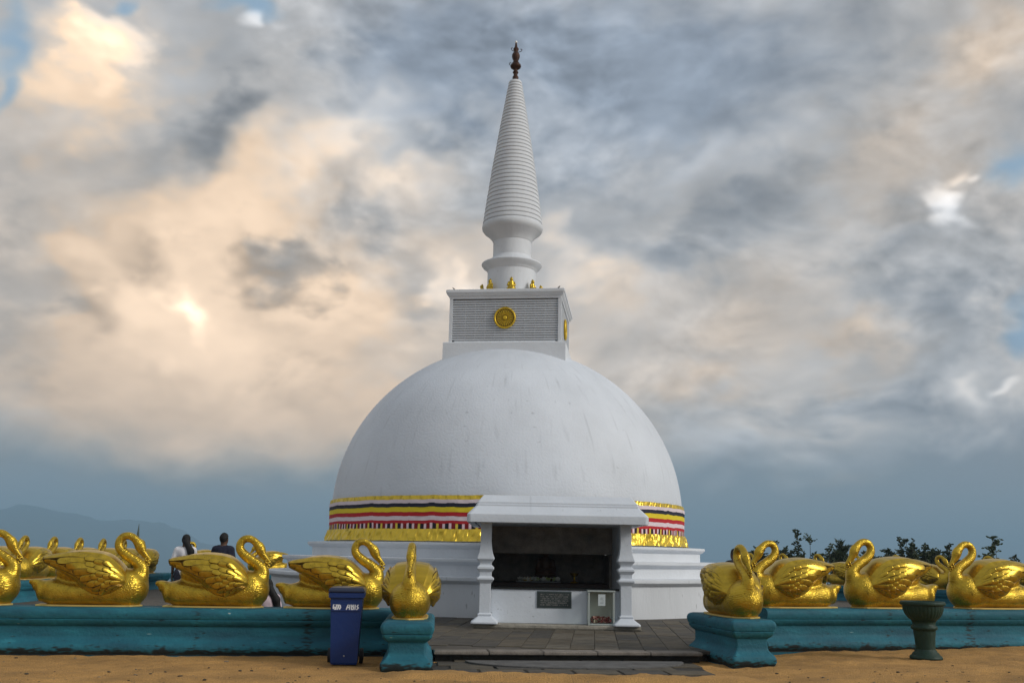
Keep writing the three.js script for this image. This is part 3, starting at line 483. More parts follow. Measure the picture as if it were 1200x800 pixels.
// striped cloth wound round the foot of the dome
{
  const wrap = thing('cloth_wrap', 'striped cloth band with gold satin trim round the dome', 'cloth', [AX, 0, AZ]);
  const strip = (y0, y1, r0, r1, seg, rows, fold, sag, seed) => {
    const pos = [], uv = [], idx = [];
    for (let j = 0; j <= rows; j++) for (let i = 0; i <= seg; i++) {
      const a = i / seg * TAU, v = j / rows, ca = Math.cos(a), sa = Math.sin(a), dy = sag * fbm2(ca * 7 + seed, sa * 7, 3), r = lerp(r0, r1, v) + fold(a, v);
      pos.push(ca * r, lerp(y0, y1, v) + dy, sa * r); uv.push(i / seg * 31.4, lerp(y0, y1, v));
    }
    for (let j = 0; j < rows; j++) for (let i = 0; i < seg; i++) { const p = j * (seg + 1) + i; idx.push(p, p + seg + 1, p + 1, p + 1, p + seg + 1, p + seg + 2); }
    const g = new THREE.BufferGeometry(); g.setAttribute('position', new THREE.Float32BufferAttribute(pos, 3)); g.setAttribute('uv', new THREE.Float32BufferAttribute(uv, 2)); g.setIndex(idx); g.computeVertexNormals(); return g;
  };
  const weave = (r, g, b) => new THREE.MeshPhysicalMaterial({ color: rgb(r, g, b), roughness: 0.75, sheen: 0.3, sheenRoughness: 0.5, side: THREE.DoubleSide, bumpMap: fineBump, bumpScale: 0.003 });
  const soft = (a, v) => 0.016 * fbm2(Math.cos(a) * 9, Math.sin(a) * 9 + v * 0.3, 3) + 0.004 * Math.sin(a * 130);
  const CL = { white: weave(0.78, 0.66, 0.70), navy: weave(0.012, 0.014, 0.035), yellow: weave(0.80, 0.62, 0.02), red: weave(0.50, 0.012, 0.02) };
  const sag = 0.016, band = [['white', 2.77, 2.68], ['navy', 2.69, 2.59], ['yellow', 2.595, 2.472], ['red', 2.475, 2.375], ['white', 2.38, 2.272], ['red', 2.275, 2.20]];
  band.forEach(([c, a, b], k) => part('stripe', strip(b, a, 5.015 - 0.004 * k, 5.015 - 0.004 * k, 420, 3, soft, sag, 1), CL[c], wrap));
  const tick = tex(512, (u, v) => { const q = (u * 16) % 1, i = Math.floor(u * 16); return q < 0.38 ? (i % 3 === 1 ? [0.92, 0.82, 0.3] : [0.93, 0.82, 0.84]) : q < 0.45 ? [0.45, 0.06, 0.08] : (i % 2 ? [0.5, 0.03, 0.06] : [0.1, 0.07, 0.13]); }, { h: 8 }); tick.repeat.set(1 / 2.62, 1);
  part('flag_border', strip(2.07, 2.212, 4.992, 4.992, 420, 3, soft, sag, 1), new THREE.MeshPhysicalMaterial({ map: tick, roughness: 0.75, side: THREE.DoubleSide }), wrap);
  const SATIN = mat({ color: rgb(0.74, 0.52, 0.05), metalness: 0.6, roughness: 0.3, side: THREE.DoubleSide, bumpMap: fineBump, bumpScale: 0.006 });
  const pleat = (n, amp, slant) => (a, v) => { const w = fbm2(Math.cos(a) * 14, Math.sin(a) * 14, 3); return amp * (0.6 + 0.6 * w) * Math.sin(a * n + slant * v + 7 * w) * (0.35 + 0.65 * Math.sin(Math.PI * v)) + amp * 0.5 * Math.sin(a * n * 0.43 + 4 * w - slant * v); };
  part('satin_border', strip(2.745, 2.872, 5.00, 4.985, 1800, 4, pleat(240, 0.012, 2.5), sag * 0.7, 1), SATIN, wrap);
  part('satin_skirt', strip(1.79, 2.075, 5.10, 5.02, 2200, 7, pleat(170, 0.022, 5.5), 0.012, 4), SATIN, wrap);
}

// ---------------------------------------------------------------- shrine in front of the stupa
const SX = 0.94, SZ = -19.2;
const shrine = thing('shrine', 'white open-fronted shrine with moulded pillars and sloping slab roof', 'shrine', [SX, FLOOR, SZ]);
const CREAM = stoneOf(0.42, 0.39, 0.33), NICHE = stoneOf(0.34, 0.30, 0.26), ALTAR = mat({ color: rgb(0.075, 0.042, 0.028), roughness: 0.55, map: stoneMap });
part('floor_slab', boxUV(at(block(3.18, 0.09, 3.0, 0.012), 0, -0.005, -1.36)), CREAM, shrine);
for (let k = 0; k < 8; k++) part('edge_tile', boxUV(at(block(0.388, 0.05, 0.03, 0.004), -1.375 + k * 0.393, 0.02, 0.135), 1, k * 0.3), CREAM, shrine);
const PIL = [[0.145, 0.0], [0.15, 0.015], [0.145, 0.035], [0.09, 0.075], [0.045, 0.11], [0.02, 0.135], [0.03, 0.15], [0.03, 0.17], [0.012, 0.18], [0.0, 0.195], [0, 0.73], [0.018, 0.755], [0.05, 0.79], [0.058, 0.805], [0.055, 0.83], [0.02, 0.855], [0.008, 0.87], [0.012, 0.94], [0.05, 0.985], [0.058, 1.0], [0.055, 1.03], [0.02, 1.06], [0.006, 1.08], [0.014, 1.12], [0.05, 1.165], [0.06, 1.18], [0.06, 1.205], [0.045, 1.24], [0.022, 1.31], [0.006, 1.42], [0.0, 1.52], [0.0, 1.905]];
for (const x of [-1.36, 1.31]) part('pillar', at(boxUV(rectLoft(0.105, 0.105, PIL, 0.008)), x, 0.085, 0.0), SHRINE, shrine);
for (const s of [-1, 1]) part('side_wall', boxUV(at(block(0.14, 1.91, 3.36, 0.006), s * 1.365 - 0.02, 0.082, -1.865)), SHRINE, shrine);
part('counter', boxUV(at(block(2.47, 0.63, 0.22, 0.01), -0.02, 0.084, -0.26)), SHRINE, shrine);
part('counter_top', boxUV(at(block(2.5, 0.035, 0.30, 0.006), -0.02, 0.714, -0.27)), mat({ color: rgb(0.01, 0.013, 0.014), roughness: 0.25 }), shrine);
part('lintel', boxUV(at(block(2.575, 0.60, 0.14, 0.006), -0.02, 1.385, -2.1)), stoneOf(0.40, 0.355, 0.31), shrine);  // interior shade put into the colour: darker and browner than the white plaster
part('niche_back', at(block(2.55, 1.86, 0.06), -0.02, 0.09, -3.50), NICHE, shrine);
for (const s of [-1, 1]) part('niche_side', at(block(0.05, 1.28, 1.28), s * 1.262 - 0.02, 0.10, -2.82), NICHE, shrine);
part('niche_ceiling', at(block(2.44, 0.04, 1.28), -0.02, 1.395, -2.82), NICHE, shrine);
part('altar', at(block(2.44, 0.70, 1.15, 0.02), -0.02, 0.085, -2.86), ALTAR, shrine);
part('roof', at(boxUV(rectLoft(1.42, 1.75, [[0.16, 1.945], [0.29, 1.945], [0.293, 1.955], [0.293, 2.085], [0.285, 2.10], [0.145, 2.245], [0.135, 2.252], [0.135, 2.282], [0.115, 2.292], [0.112, 2.33], [0.10, 2.335], [0.0, 2.455], [-0.012, 2.465]], 0.012)), -0.01, 0, -1.54), SHRINE, shrine);
part('ceiling', boxUV(at(block(3.1, 0.04, 3.5, 0.004), -0.01, 1.944, -1.5)), SHRINE, shrine);
function canvasTexture(w, h, draw) { const c = document.createElement('canvas'); c.width = w; c.height = h; draw(c.getContext('2d'), w, h); const t = new THREE.CanvasTexture(c); t.colorSpace = THREE.SRGBColorSpace; return t; }
// rows of small worn marks where the photograph shows lettering too small to read
function wornRows(x, y0, w, rows, step, size, seed, ctx) { const R = rng(seed); for (let r = 0; r < rows; r++) { let q = x; while (q < x + w) { const l = size * (0.5 + R() * 0.7); ctx.beginPath(); ctx.arc(q + l / 2, y0 + r * step, l * 0.42, R() * 6, R() * 6 + 3.6); ctx.stroke(); if (R() < 0.5) { ctx.beginPath(); ctx.moveTo(q, y0 + r * step + size * 0.35); ctx.lineTo(q + l, y0 + r * step + size * 0.3 * R()); ctx.stroke(); } q += l * (R() < 0.16 ? 1.9 : 1.12); } } }
{
  const p = thing('plaque', 'dark inscribed stone plaque on the white shrine counter', 'plaque', [SX - 0.04, FLOOR + 0.375, SZ - 0.144]);
  part('frame', at(block(0.66, 0.31, 0.02, 0.006), 0, 0, 0), mat({ color: rgb(0.05, 0.07, 0.072), roughness: 0.5 }), p);
  const t = canvasTexture(512, 240, (c, w, h) => { c.fillStyle = '#2f3838'; c.fillRect(0, 0, w, h); c.strokeStyle = '#a39b98'; c.lineWidth = 3; wornRows(40, 34, w - 80, 6, 34, 19, 3, c); });
  const g = new THREE.PlaneGeometry(0.62, 0.27); part('inscription', at(g, 0, 0.155, 0.0135), mat({ map: t, roughness: 0.6 }), p);
}
{
  const b = thing('donation_box', 'glass donation box with pale frame standing by the shrine pillar', 'donation box', [SX + 0.84, FLOOR + 0.086, SZ + 0.0]);
  const FR = mat({ color: rgb(0.50, 0.55, 0.53), roughness: 0.4, metalness: 0.3 }), w = 0.50, h = 0.61, d = 0.24;
  for (const sx of [-1, 1]) for (const sz of [-1, 1]) part('post', at(block(0.03, h, 0.03, 0.004), sx * (w / 2 - 0.015), 0, sz * (d / 2 - 0.015)), FR, b);
  part('base', at(block(w - 0.062, 0.03, d - 0.002, 0.004), 0, 0.004, 0), FR, b); part('lid', at(block(w + 0.03, 0.028, d + 0.03, 0.005), 0, h + 0.001, 0), FR, b);
  part('back_panel', at(block(w - 0.062, h - 0.04, 0.012, 0.003), 0, 0.036, -d / 2 + 0.012), mat({ color: rgb(0.36, 0.40, 0.37), roughness: 0.6 }), b);
  const GL = new THREE.MeshPhysicalMaterial({ color: rgb(0.93, 0.97, 0.95), transmission: 1, thickness: 0, roughness: 0.03 });
  part('pane', at(new THREE.PlaneGeometry(w - 0.062, h - 0.04), 0, 0.036 + (h - 0.04) / 2, d / 2 - 0.012), GL, b);
  for (const s of [-1, 1]) { const g = new THREE.PlaneGeometry(d - 0.062, h - 0.04); g.rotateY(Math.PI / 2); part('pane', at(g, s * (w / 2 - 0.014), 0.036 + (h - 0.04) / 2, 0), GL, b); }
  const R = rng(8), notes = [0x9b4a45, 0xb98a80, 0x7d3a3c, 0xa9a08c, 0x70403a, 0xc0736a].map((c) => mat({ color: c, roughness: 0.9, side: THREE.DoubleSide })); const heaps = notes.map(() => []);
  for (let k = 0; k < 90; k++) { const g = new THREE.PlaneGeometry(0.12, 0.055, 4, 2), p = g.attributes.position; for (let i = 0; i < p.count; i++) p.setZ(i, 0.014 * Math.sin(p.getX(i) * 40 + k)); g.rotateX(-1.1 + R() * 2); g.rotateY(R() * 6); g.rotateZ(R() - 0.5); g.translate((R() - 0.5) * (w - 0.2), 0.07 + R() * 0.07, (R() - 0.5) * (d - 0.17)); g.computeVertexNormals(); heaps[k % 6].push(g); }
  heaps.forEach((l, k) => { const m = part('banknotes', join(l), notes[k], b); m.userData.kind = 'stuff'; });
  const t = canvasTexture(128, 192, (c, W, H) => { c.fillStyle = '#c9d2d4'; c.fillRect(0, 0, W, H); c.strokeStyle = '#7d8587'; c.lineWidth = 3; wornRows(38, 60, 50, 5, 22, 16, 9, c); });
  part('notice', at(new THREE.PlaneGeometry(0.135, 0.21), 0.005, h - 0.145, d / 2 - 0.007), mat({ map: t, roughness: 0.8 }), b);
}
{ // offerings on the altar
  const y = FLOOR + 0.785, tray = thing('offering_tray', 'tray of white and yellow flowers on the dark altar', 'tray', [SX - 0.28, y, SZ - 2.50]);
  part('tray', at(block(0.95, 0.03, 0.3, 0.01), 0, 0, 0), mat({ color: rgb(0.2, 0.2, 0.19), roughness: 0.3, metalness: 0.7 }), tray);
  const R = rng(4), FL = [mat({ color: rgb(0.75, 0.76, 0.7), roughness: 0.8 }), mat({ color: rgb(0.6, 0.42, 0.06), roughness: 0.8 }), mat({ color: rgb(0.45, 0.55, 0.2), roughness: 0.8 })], pet = new THREE.SphereGeometry(0.03, 8, 5).scale(1, 0.35, 0.5), fg = join([0, 1, 2, 3, 4].map((k) => pet.clone().translate(0.032, 0.012, 0).rotateY(k / 5 * TAU)));
  for (let k = 0; k < 44; k++) { const x = (R() - 0.5) * 0.86, m = part('flower', fg, R() < 0.15 ? FL[2] : x < -0.12 && x > -0.3 && R() < 0.7 ? FL[1] : FL[0], tray); m.position.set(x, 0.032 + R() * 0.05, (R() - 0.5) * 0.22); m.rotation.set((R() - 0.2) * 1.2, R() * 6, (R() - 0.5)); }
  const bl = thing('brass_lamp', 'small brass oil lamp on the dark altar', 'lamp', [SX + 0.50, y, SZ - 2.48]); part('stand', lathe([[0.001, 0], [0.09, 0], [0.09, 0.015], [0.03, 0.04], [0.02, 0.12], [0.03, 0.14]], 20), GOLD_SMOOTH, bl); part('bowl', lathe([[0.001, 0.13], [0.05, 0.14], [0.10, 0.19], [0.105, 0.205], [0.09, 0.2], [0.001, 0.16]], 24), GOLD_SMOOTH, bl);
  const bu = thing('seated_statue', 'small brown seated statue on the altar behind the flowers', 'statue', [SX - 0.10, y, SZ - 3.0]);
  const sd = (X, Y, Z) => { let d = ellipsoid(X, Y, Z, [0, 0.16, 0.03], [0.25, 0.075, 0.17]); d = smin(d, capsule(X, Y, Z, [0, 0.18, -0.02], [0, 0.42, -0.02], 0.12, 0.13), 0.08); d = smin(d, ellipsoid(X, Y, Z, [0, 0.62, 0], [0.075, 0.095, 0.08]), 0.04); d = smin(d, ellipsoid(X, Y, Z, [0, 0.72, -0.01], [0.035, 0.035, 0.035]), 0.03); for (const s of [-1, 1]) { d = smin(d, capsule(X, Y, Z, [s * 0.15, 0.45, -0.02], [s * 0.19, 0.27, 0.0], 0.05, 0.042), 0.04); d = smin(d, capsule(X, Y, Z, [s * 0.19, 0.27, 0.0], [s * 0.03, 0.23, 0.15], 0.042, 0.035), 0.03); } return d; };
  part('figure', surfaceNets(sd, [-0.32, 0.04, -0.22], [0.32, 0.8, 0.28], 0.02), mat({ color: rgb(0.10, 0.045, 0.02), roughness: 0.5 }), bu); part('throne', rectLoft(0.26, 0.17, [[0.02, 0], [0.03, 0.03], [0, 0.06], [0.02, 0.09], [0.02, 0.11]], 0.05), mat({ color: rgb(0.09, 0.05, 0.02), roughness: 0.5 }), bu);
}

// ---------------------------------------------------------------- golden swans
const swan = (() => {
  const XS = [-0.86, -0.80, -0.7, -0.5, -0.2, 0.1, 0.4, 0.6, 0.72, 0.76], WD = [0.02, 0.07, 0.145, 0.225, 0.272, 0.285, 0.285, 0.24, 0.10, 0.02], TP = [0.355, 0.365, 0.365, 0.395, 0.37, 0.38, 0.44, 0.45, 0.36, 0.28], BT = [0.32, 0.22, 0.06, 0.0, 0.0, 0.0, 0.0, 0.0, 0.06, 0.2];
  const NECK = [[0.66, 0.36, 0.125], [0.700, 0.47, 0.108], [0.700, 0.565, 0.093], [0.60, 0.665, 0.080], [0.445, 0.765, 0.074], [0.345, 0.865, 0.066], [0.335, 0.955, 0.060], [0.385, 1.025, 0.057], [0.47, 1.04, 0.055], [0.545, 1.005, 0.055], [0.60, 0.95, 0.060]];
  const HEAD = [[0.60, 0.95, 0.060], [0.64, 0.895, 0.078], [0.665, 0.84, 0.066], [0.705, 0.785, 0.048], [0.75, 0.735, 0.038], [0.80, 0.695, 0.022]];
  const fine = (P, n) => { const c = new THREE.CatmullRomCurve3(P.map(([a, b]) => V(a, b, 0)), false, 'centripetal'), r = new THREE.CatmullRomCurve3(P.map(([a, b, q], i) => V(i, q, 0)), false, 'centripetal'); return Array.from({ length: n + 1 }, (_, i) => { const p = c.getPoint(i / n); return [p.x, p.y, r.getPoint(i / n).y]; }); }, NECKF = fine(NECK, 34), HEADF = fine(HEAD, 14);
  const chain = (x, y, z, P, k0) => { let d = 9; for (let i = 1; i < P.length; i++) { const a = P[i - 1], b = P[i]; d = smin(d, capsule(x, y, z, [a[0], a[1], 0], [b[0], b[1], 0], a[2], b[2]), k0); } return d; };
  const body = (x, y, z) => {
    const w = along(XS, WD, x), t = along(XS, TP, x), b = along(XS, BT, x), hy = (t - b) / 2, q = Math.hypot(Math.abs((y - (t + b) / 2) / hy) ** 1.15, Math.abs(z / w) ** 1.15);
    let d = (q - 1) * Math.min(hy, w) * 0.8; if (x < -0.86) d = Math.max(d, -0.86 - x + 0.0); if (x > 0.76) d = Math.max(d, x - 0.76);
    d = smin(d, ellipsoid(x, y, z, [0.52, 0.262, 0], [0.305, 0.29, 0.29]), 0.06);
    d = smin(d, ellipsoid(x, y, z, [-0.03, 0.50, 0], [0.50, 0.245, 0.26]), 0.05);
    d = smin(d, ellipsoid(x, y, z, [-0.80, 0.345, 0], [0.07, 0.035, 0.07]), 0.05);
    d = smin(d, (x > 0.2 && y > 0.25 ? chain(x, y, z, NECKF, 0.006) : 9), 0.045);
    d = smin(d, (x > 0.45 && y > 0.55 ? chain(x, y, z * 1.18, HEADF, 0.006) : 9), 0.02);
    d = smin(d, capsule(x, y, z, [0.655, 0.965, 0], [0.715, 0.86, 0], 0.022, 0.012), 0.02);
    d = smin(d, capsule(x, y, Math.abs(z), [0.62, 0.93, 0.045], [0.68, 0.87, 0.035], 0.016, 0.010), 0.016);
    return Math.max(d, -y + 0.012);
  };
  const root = thing('swan_statue', 'golden swan statue', 'statue', [0, 0, 0], 0, 'golden swan statues on the walls');
  part('body', surfaceNets(body, [-0.92, -0.02, -0.34], [0.9, 1.14, 0.34], 0.0165), GOLD, root);
  // foot plate
  const hull = []; for (let i = 0; i <= 40; i++) { const x = lerp(-0.72, 0.75, i / 40); hull.push([x, Math.min(0.262, along(XS, WD, x) * 0.86 + 0.01) * (x > 0.6 ? Math.sqrt(Math.max(0, 1 - ((x - 0.6) / 0.152) ** 2)) * 0.9 + 0.1 : 1)]); }
  const fs = new THREE.Shape([...hull.map(([x, z]) => new THREE.Vector2(x, z)), ...hull.slice().reverse().map(([x, z]) => new THREE.Vector2(x, -z))]);
  const fg = new THREE.ExtrudeGeometry(fs, { depth: 0.018, bevelEnabled: true, bevelSize: 0.006, bevelThickness: 0.003, bevelSegments: 1 }); fg.rotateX(-Math.PI / 2); fg.translate(0, 0.003, 0);
  part('foot_plate', boxUV(fg), mat({ color: rgb(0.72, 0.52, 0.16), metalness: 0.5, roughness: 0.5 }), root);
  const cg = new THREE.TorusGeometry(0.104, 0.011, 8, 28).scale(1, 1, 1); cg.rotateX(Math.PI / 2); cg.rotateZ(-0.2); part('collar', at(cg, 0.70, 0.462, 0), GOLD_SMOOTH, root);
  for (const s of [-1, 1]) { const e = part('eye', new THREE.SphereGeometry(0.016, 10, 8).scale(1.2, 0.8, 0.6), DARK, root); e.position.set(0.637, 0.905, s * 0.055); e.rotation.z = -0.9; }
  part('beak_ornament', join([[0.765, 0.70, 0.028, 0.9], [0.80, 0.665, 0.024, 0.2], [0.745, 0.655, 0.026, 1.8], [0.785, 0.625, 0.022, 2.6]].flatMap(([x, y, r, t], k) => [-1, 1].map((s) => { const g = new THREE.TorusGeometry(r, 0.012, 6, 12, 5); g.rotateZ(t); g.rotateY(s * 0.5); return at(g, x, y, s * 0.014); })).concat([[0.77, 0.675, 0.026], [0.80, 0.64, 0.02], [0.755, 0.635, 0.022]].map(([x, y, r]) => at(new THREE.SphereGeometry(r, 8, 6), x, y, 0)))), GOLD_SMOOTH, root);
  // wings
  const U = [0, 0.08, 0.2, 0.35, 0.5, 0.68, 0.85, 1], TX = [0.56, 0.50, 0.36, 0.195, -0.045, -0.29, -0.49, -0.70], TY = [0.37, 0.50, 0.655, 0.755, 0.79, 0.782, 0.74, 0.685], BX = [0.545, 0.47, 0.33, 0.15, -0.02, -0.22, -0.45, -0.685], BY = [0.325, 0.275, 0.215, 0.19, 0.25, 0.40, 0.525, 0.635], ZM = [0.255, 0.335, 0.395, 0.42, 0.405, 0.345, 0.255, 0.145];
  const lin = (Y, u) => { const k = new THREE.CatmullRomCurve3(U.map((a, i) => V(a, Y[i], 0)), false, 'centripetal'); return k; };
  const curves = [TX, TY, BX, BY, ZM].map((Y) => { const n = 200, t = new Float32Array(n + 1), c = lin(Y); const pts = c.getPoints(800); let q = 0; for (let i = 0; i <= n; i++) { const u = i / n; while (q < pts.length - 2 && pts[q + 1].x < u) q++; const f = clamp((u - pts[q].x) / (pts[q + 1].x - pts[q].x)); t[i] = lerp(pts[q].y, pts[q + 1].y, f); } return (u) => { const f = clamp(u) * n, k = Math.min(n - 1, Math.floor(f)); return lerp(t[k], t[k + 1], f - k) + (u > 1 ? (t[n] - t[n - 1]) * (u - 1) * n : 0); }; });
  const prof = (v) => along([0, 0.2, 0.5, 0.78, 1], [0.60, 0.86, 1.0, 0.98, 0.80], v);
  const W = (u, v) => { const [tx, ty, bx, by, zm] = curves.map((c) => c(u)); return V(lerp(tx, bx, v), lerp(ty, by, v), zm * prof(clamp(v))); };
  const WN = (u, v) => { const e = 0.01, a = W(Math.min(u + e, 1), v).sub(W(Math.max(u - e, 0), v)), b = W(u, Math.min(v + e, 1)).sub(W(u, Math.max(v - e, 0))), n = b.cross(a).normalize(); return n.z < 0 ? n.negate() : n; };
  const grid = (nu, nv, f, flip) => { const pos = [], uv = [], idx = []; for (let i = 0; i <= nu; i++) for (let j = 0; j <= nv; j++) { const p = f(i / nu, j / nv); pos.push(p.x, p.y, p.z); uv.push(p.x, p.y); } for (let i = 0; i < nu; i++) for (let j = 0; j < nv; j++) { const a = i * (nv + 1) + j; flip ? idx.push(a, a + 1, a + nv + 1, a + 1, a + nv + 2, a + nv + 1) : idx.push(a, a + nv + 1, a + 1, a + 1, a + nv + 1, a + nv + 2); } const g = new THREE.BufferGeometry(); g.setAttribute('position', new THREE.Float32BufferAttribute(pos, 3)); g.setAttribute('uv', new THREE.Float32BufferAttribute(uv, 2)); g.setIndex(idx); g.computeVertexNormals(); return g; };
  const outer = grid(36, 16, W), inner = grid(36, 8, (u, v) => { const p = W(u, v), k = W(u, 0.5).z; p.z = Math.max(0.02, p.z - 0.05 - 0.10 * Math.sin(Math.PI * u)); return p; }, true);
  const back = grid(36, 8, (u, v) => { const p = W(u, 0), z = p.z; p.z = z * (1 - v); p.y += 0.03 * Math.sin(Math.PI * Math.min(1, u * 1.0)) * Math.sin(v * Math.PI / 2) - 0.05 * smooth(0.75, 1, u) * v; p.x += 0.02 * v * (1 - u); return p; }, true);
  const low = grid(36, 3, (u, v) => { const p = W(u, 1), q = Math.max(0.02, p.z - 0.05 - 0.10 * Math.sin(Math.PI * u)); p.z = lerp(p.z, q, v); p.y += 0.02 * Math.sin(v * Math.PI) * -1; return p; });
  const wingShell = join([outer, inner, back, low]);
  // a feather lies on the wing from a to b (wing coordinates), w wide, rounded at its end
  const feather = (a, b, w, lift, tilt, bow = 0) => {
    const NU = 12, QS = [-1, -0.9, -0.76, -0.4, 0, 0.4, 0.76, 0.9, 1], NV = QS.length - 1, TS = [0, 0.1, 0.2, 0.32, 0.44, 0.56, 0.67, 0.76, 0.83, 0.89, 0.93, 0.965, 1], pos = [], uv = [], idx = [], col = [];
    for (let i = 0; i <= NU; i++) {
      const t = TS[i], u = lerp(a[0], b[0], t), v = lerp(a[1], b[1], t) + bow * Math.sin(Math.PI * t), half = w * (0.62 + 0.38 * Math.sin(Math.PI * Math.min(1, t * 0.75))) * Math.sqrt(Math.max(0, 1 - Math.max(0, (t - 0.78) / 0.225) ** 2)) + 0.002;
      const p = W(Math.min(u, 1), v), n = WN(Math.min(u, 1), clamp(v)), d = W(Math.min(1, u + 0.02), v + (b[1] - a[1]) / Math.max(0.05, b[0] - a[0]) * 0.02).sub(W(u, v)).normalize(), s = n.clone().cross(d).normalize();
      if (u > 1) p.addScaledVector(d, (u - 1) * 1.1);
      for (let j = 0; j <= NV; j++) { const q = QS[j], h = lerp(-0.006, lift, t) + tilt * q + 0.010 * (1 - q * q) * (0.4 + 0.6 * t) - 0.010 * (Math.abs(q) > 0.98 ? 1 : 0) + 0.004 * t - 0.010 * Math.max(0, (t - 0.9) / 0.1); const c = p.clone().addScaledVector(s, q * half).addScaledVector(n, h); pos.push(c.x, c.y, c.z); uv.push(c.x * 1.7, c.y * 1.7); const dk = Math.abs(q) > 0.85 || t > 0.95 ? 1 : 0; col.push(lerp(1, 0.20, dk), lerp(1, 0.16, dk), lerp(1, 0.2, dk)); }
    }
    for (let i = 0; i < NU; i++) for (let j = 0; j < NV; j++) { const k = i * (NV + 1) + j; idx.push(k, k + 1, k + NV + 1, k + 1, k + NV + 2, k + NV + 1); }
    const g = new THREE.BufferGeometry(); g.setAttribute('position', new THREE.Float32BufferAttribute(pos, 3)); g.setAttribute('uv', new THREE.Float32BufferAttribute(uv, 2)); g.setAttribute('color', new THREE.Float32BufferAttribute(col, 3)); g.setIndex(idx); g.computeVertexNormals(); return g;
  };
  const feathers = [];
  const NP = 8; for (let k = NP - 1; k >= 0; k--) { const q = k / (NP - 1); feathers.push(feather([lerp(0.44, 0.17, q ** 1.2), lerp(0.10, 0.90, q)], [lerp(1.01, 0.33, q ** 0.75), lerp(0.16, 1.0, q ** 0.55)], lerp(0.060, 0.048, q), 0.014 + 0.001 * (NP - k), -0.007, -0.03)); }
  for (let k = 0; k < 3; k++) feathers.push(feather([0.6, 0.55 + 0.15 * k], [1.0 - 0.06 * k, 0.55 + 0.2 * k], 0.04, 0.004, -0.006));
  const rows = [[0.40, 6, 0.070], [0.31, 6, 0.066], [0.22, 5, 0.062], [0.13, 4, 0.056]];
  rows.forEach(([u0, n, w], r) => { for (let k = 0; k < n; k++) { const q = (k + 0.5 + 0.5 * (r & 1) * 0.6) / n, v = lerp(0.09, 0.92, q), u = u0 - 0.24 * q * q * (u0 / 0.4); if (u < 0.03) continue; feathers.push(feather([u - 0.03, v], [u + 0.125, v + 0.02], w * 0.62, 0.014 + 0.0015 * r, -0.002)); } });
  const mirrored = (g) => { const m = g.clone(), p = m.attributes.position, n = m.attributes.normal; for (let i = 0; i < p.count; i++) { p.setZ(i, -p.getZ(i)); n.setZ(i, -n.getZ(i)); } if (m.index) { const a = m.index.array; for (let i = 0; i < a.length; i += 3) { const t = a[i]; a[i] = a[i + 1]; a[i + 1] = t; } } else for (const at of [p, n, m.attributes.uv]) { const s = at.itemSize, A = at.array; for (let i = 0; i < at.count; i += 3) for (let k = 0; k < s; k++) { const t = A[i * s + k]; A[i * s + k] = A[(i + 1) * s + k]; A[(i + 1) * s + k] = t; } } return m; };
  for (const s of [1, -1]) { const wing = part('wing', s > 0 ? wingShell : mirrored(wingShell), GOLD_SMOOTH, root); for (const f of feathers) part('feather', s > 0 ? f : mirrored(f), GOLD_FEATHER, wing); }
  return root;
})();
{
  // the wall swans look along their wall; turn = heading of +x about y
  const top = 0.661, head = (dx, dz) => Math.atan2(-dz, dx), LH = head(1, -0.162), RH = head(-RD[0], -RD[1]); let used = false;
  const put = (label, [x, z], y, turn, s = 1, group) => { const o = used ? copyOf(swan, label, [x, y, z], turn, group) : swan; if (!used) { o.userData.label = label; o.position.set(x, y, z); o.rotation.y = turn; used = true; } if (group) o.userData.group = group; o.scale.setScalar(s); o.rotation.y += 0.035 * Math.sin(x * 12.9 + z * 7.3); return o; };
  put('golden swan on the teal wall with only its chest and neck in view', LW(-7.84), top, LH, 0.97);
  put('golden swan on the teal wall, looking towards the white shirted person', LW(-6.08), top, LH, 0.97);
  put('golden swan on the teal wall in front of the two standing people', LW(-4.36), top, LH, 0.965);
  put('golden swan on the teal wall partly behind the blue bin', LW(-2.66), top, LH, 0.955);
  put('golden swan facing out from the pedestal beside the blue bin', [-1.34, -14.24], 0.661 - 0.035, -Math.PI / 2 + 0.07, 0.93);
  put('golden swan facing out from the pedestal by the wall with the urn', [3.36, -15.30], 0.661 + 0.005, -Math.PI / 2 + 0.18, 0.96);
  put('golden swan whose neck crosses behind the head of the pedestal swan', RW(0.80), top + RLIFT, RH, 0.97);
  put('golden swan on the wall above the green urn', RW(2.62), top + RLIFT, RH, 1.03);
  put('golden swan on the wall in front of the lone flat-topped sapling', RW(4.64), top + RLIFT, RH, 1.03);
  put('golden swan on the wall with only its neck in view', RW(6.5), top + RLIFT, RH, 1.03);
  for (let k = -1; k < 6; k++) put('golden swan in the row on the wall running back beside the two people', [-12.25, -25.9 - 1.62 * k], top, -Math.PI / 2, 1, 'swans in the row beside the two people');
  for (let k = 0; k < 3; k++) { const t = 0.12 + 0.3 * k; put('golden swan on the far wall between the people and the stupa', [lerp(-12.0, -5, t), lerp(-36.2, -41, t)], top, head(7, -4.8) + Math.PI, 1, 'swans on the far wall'); }
  for (let k = 0; k < 8; k++) { const [x, z] = SW(7.3 - 1.66 * k); put('golden swan in the row on the wall before the shrubs', [x, z], top, head(SD[0], SD[1]), 1, 'swans in the row before the shrubs'); }
}

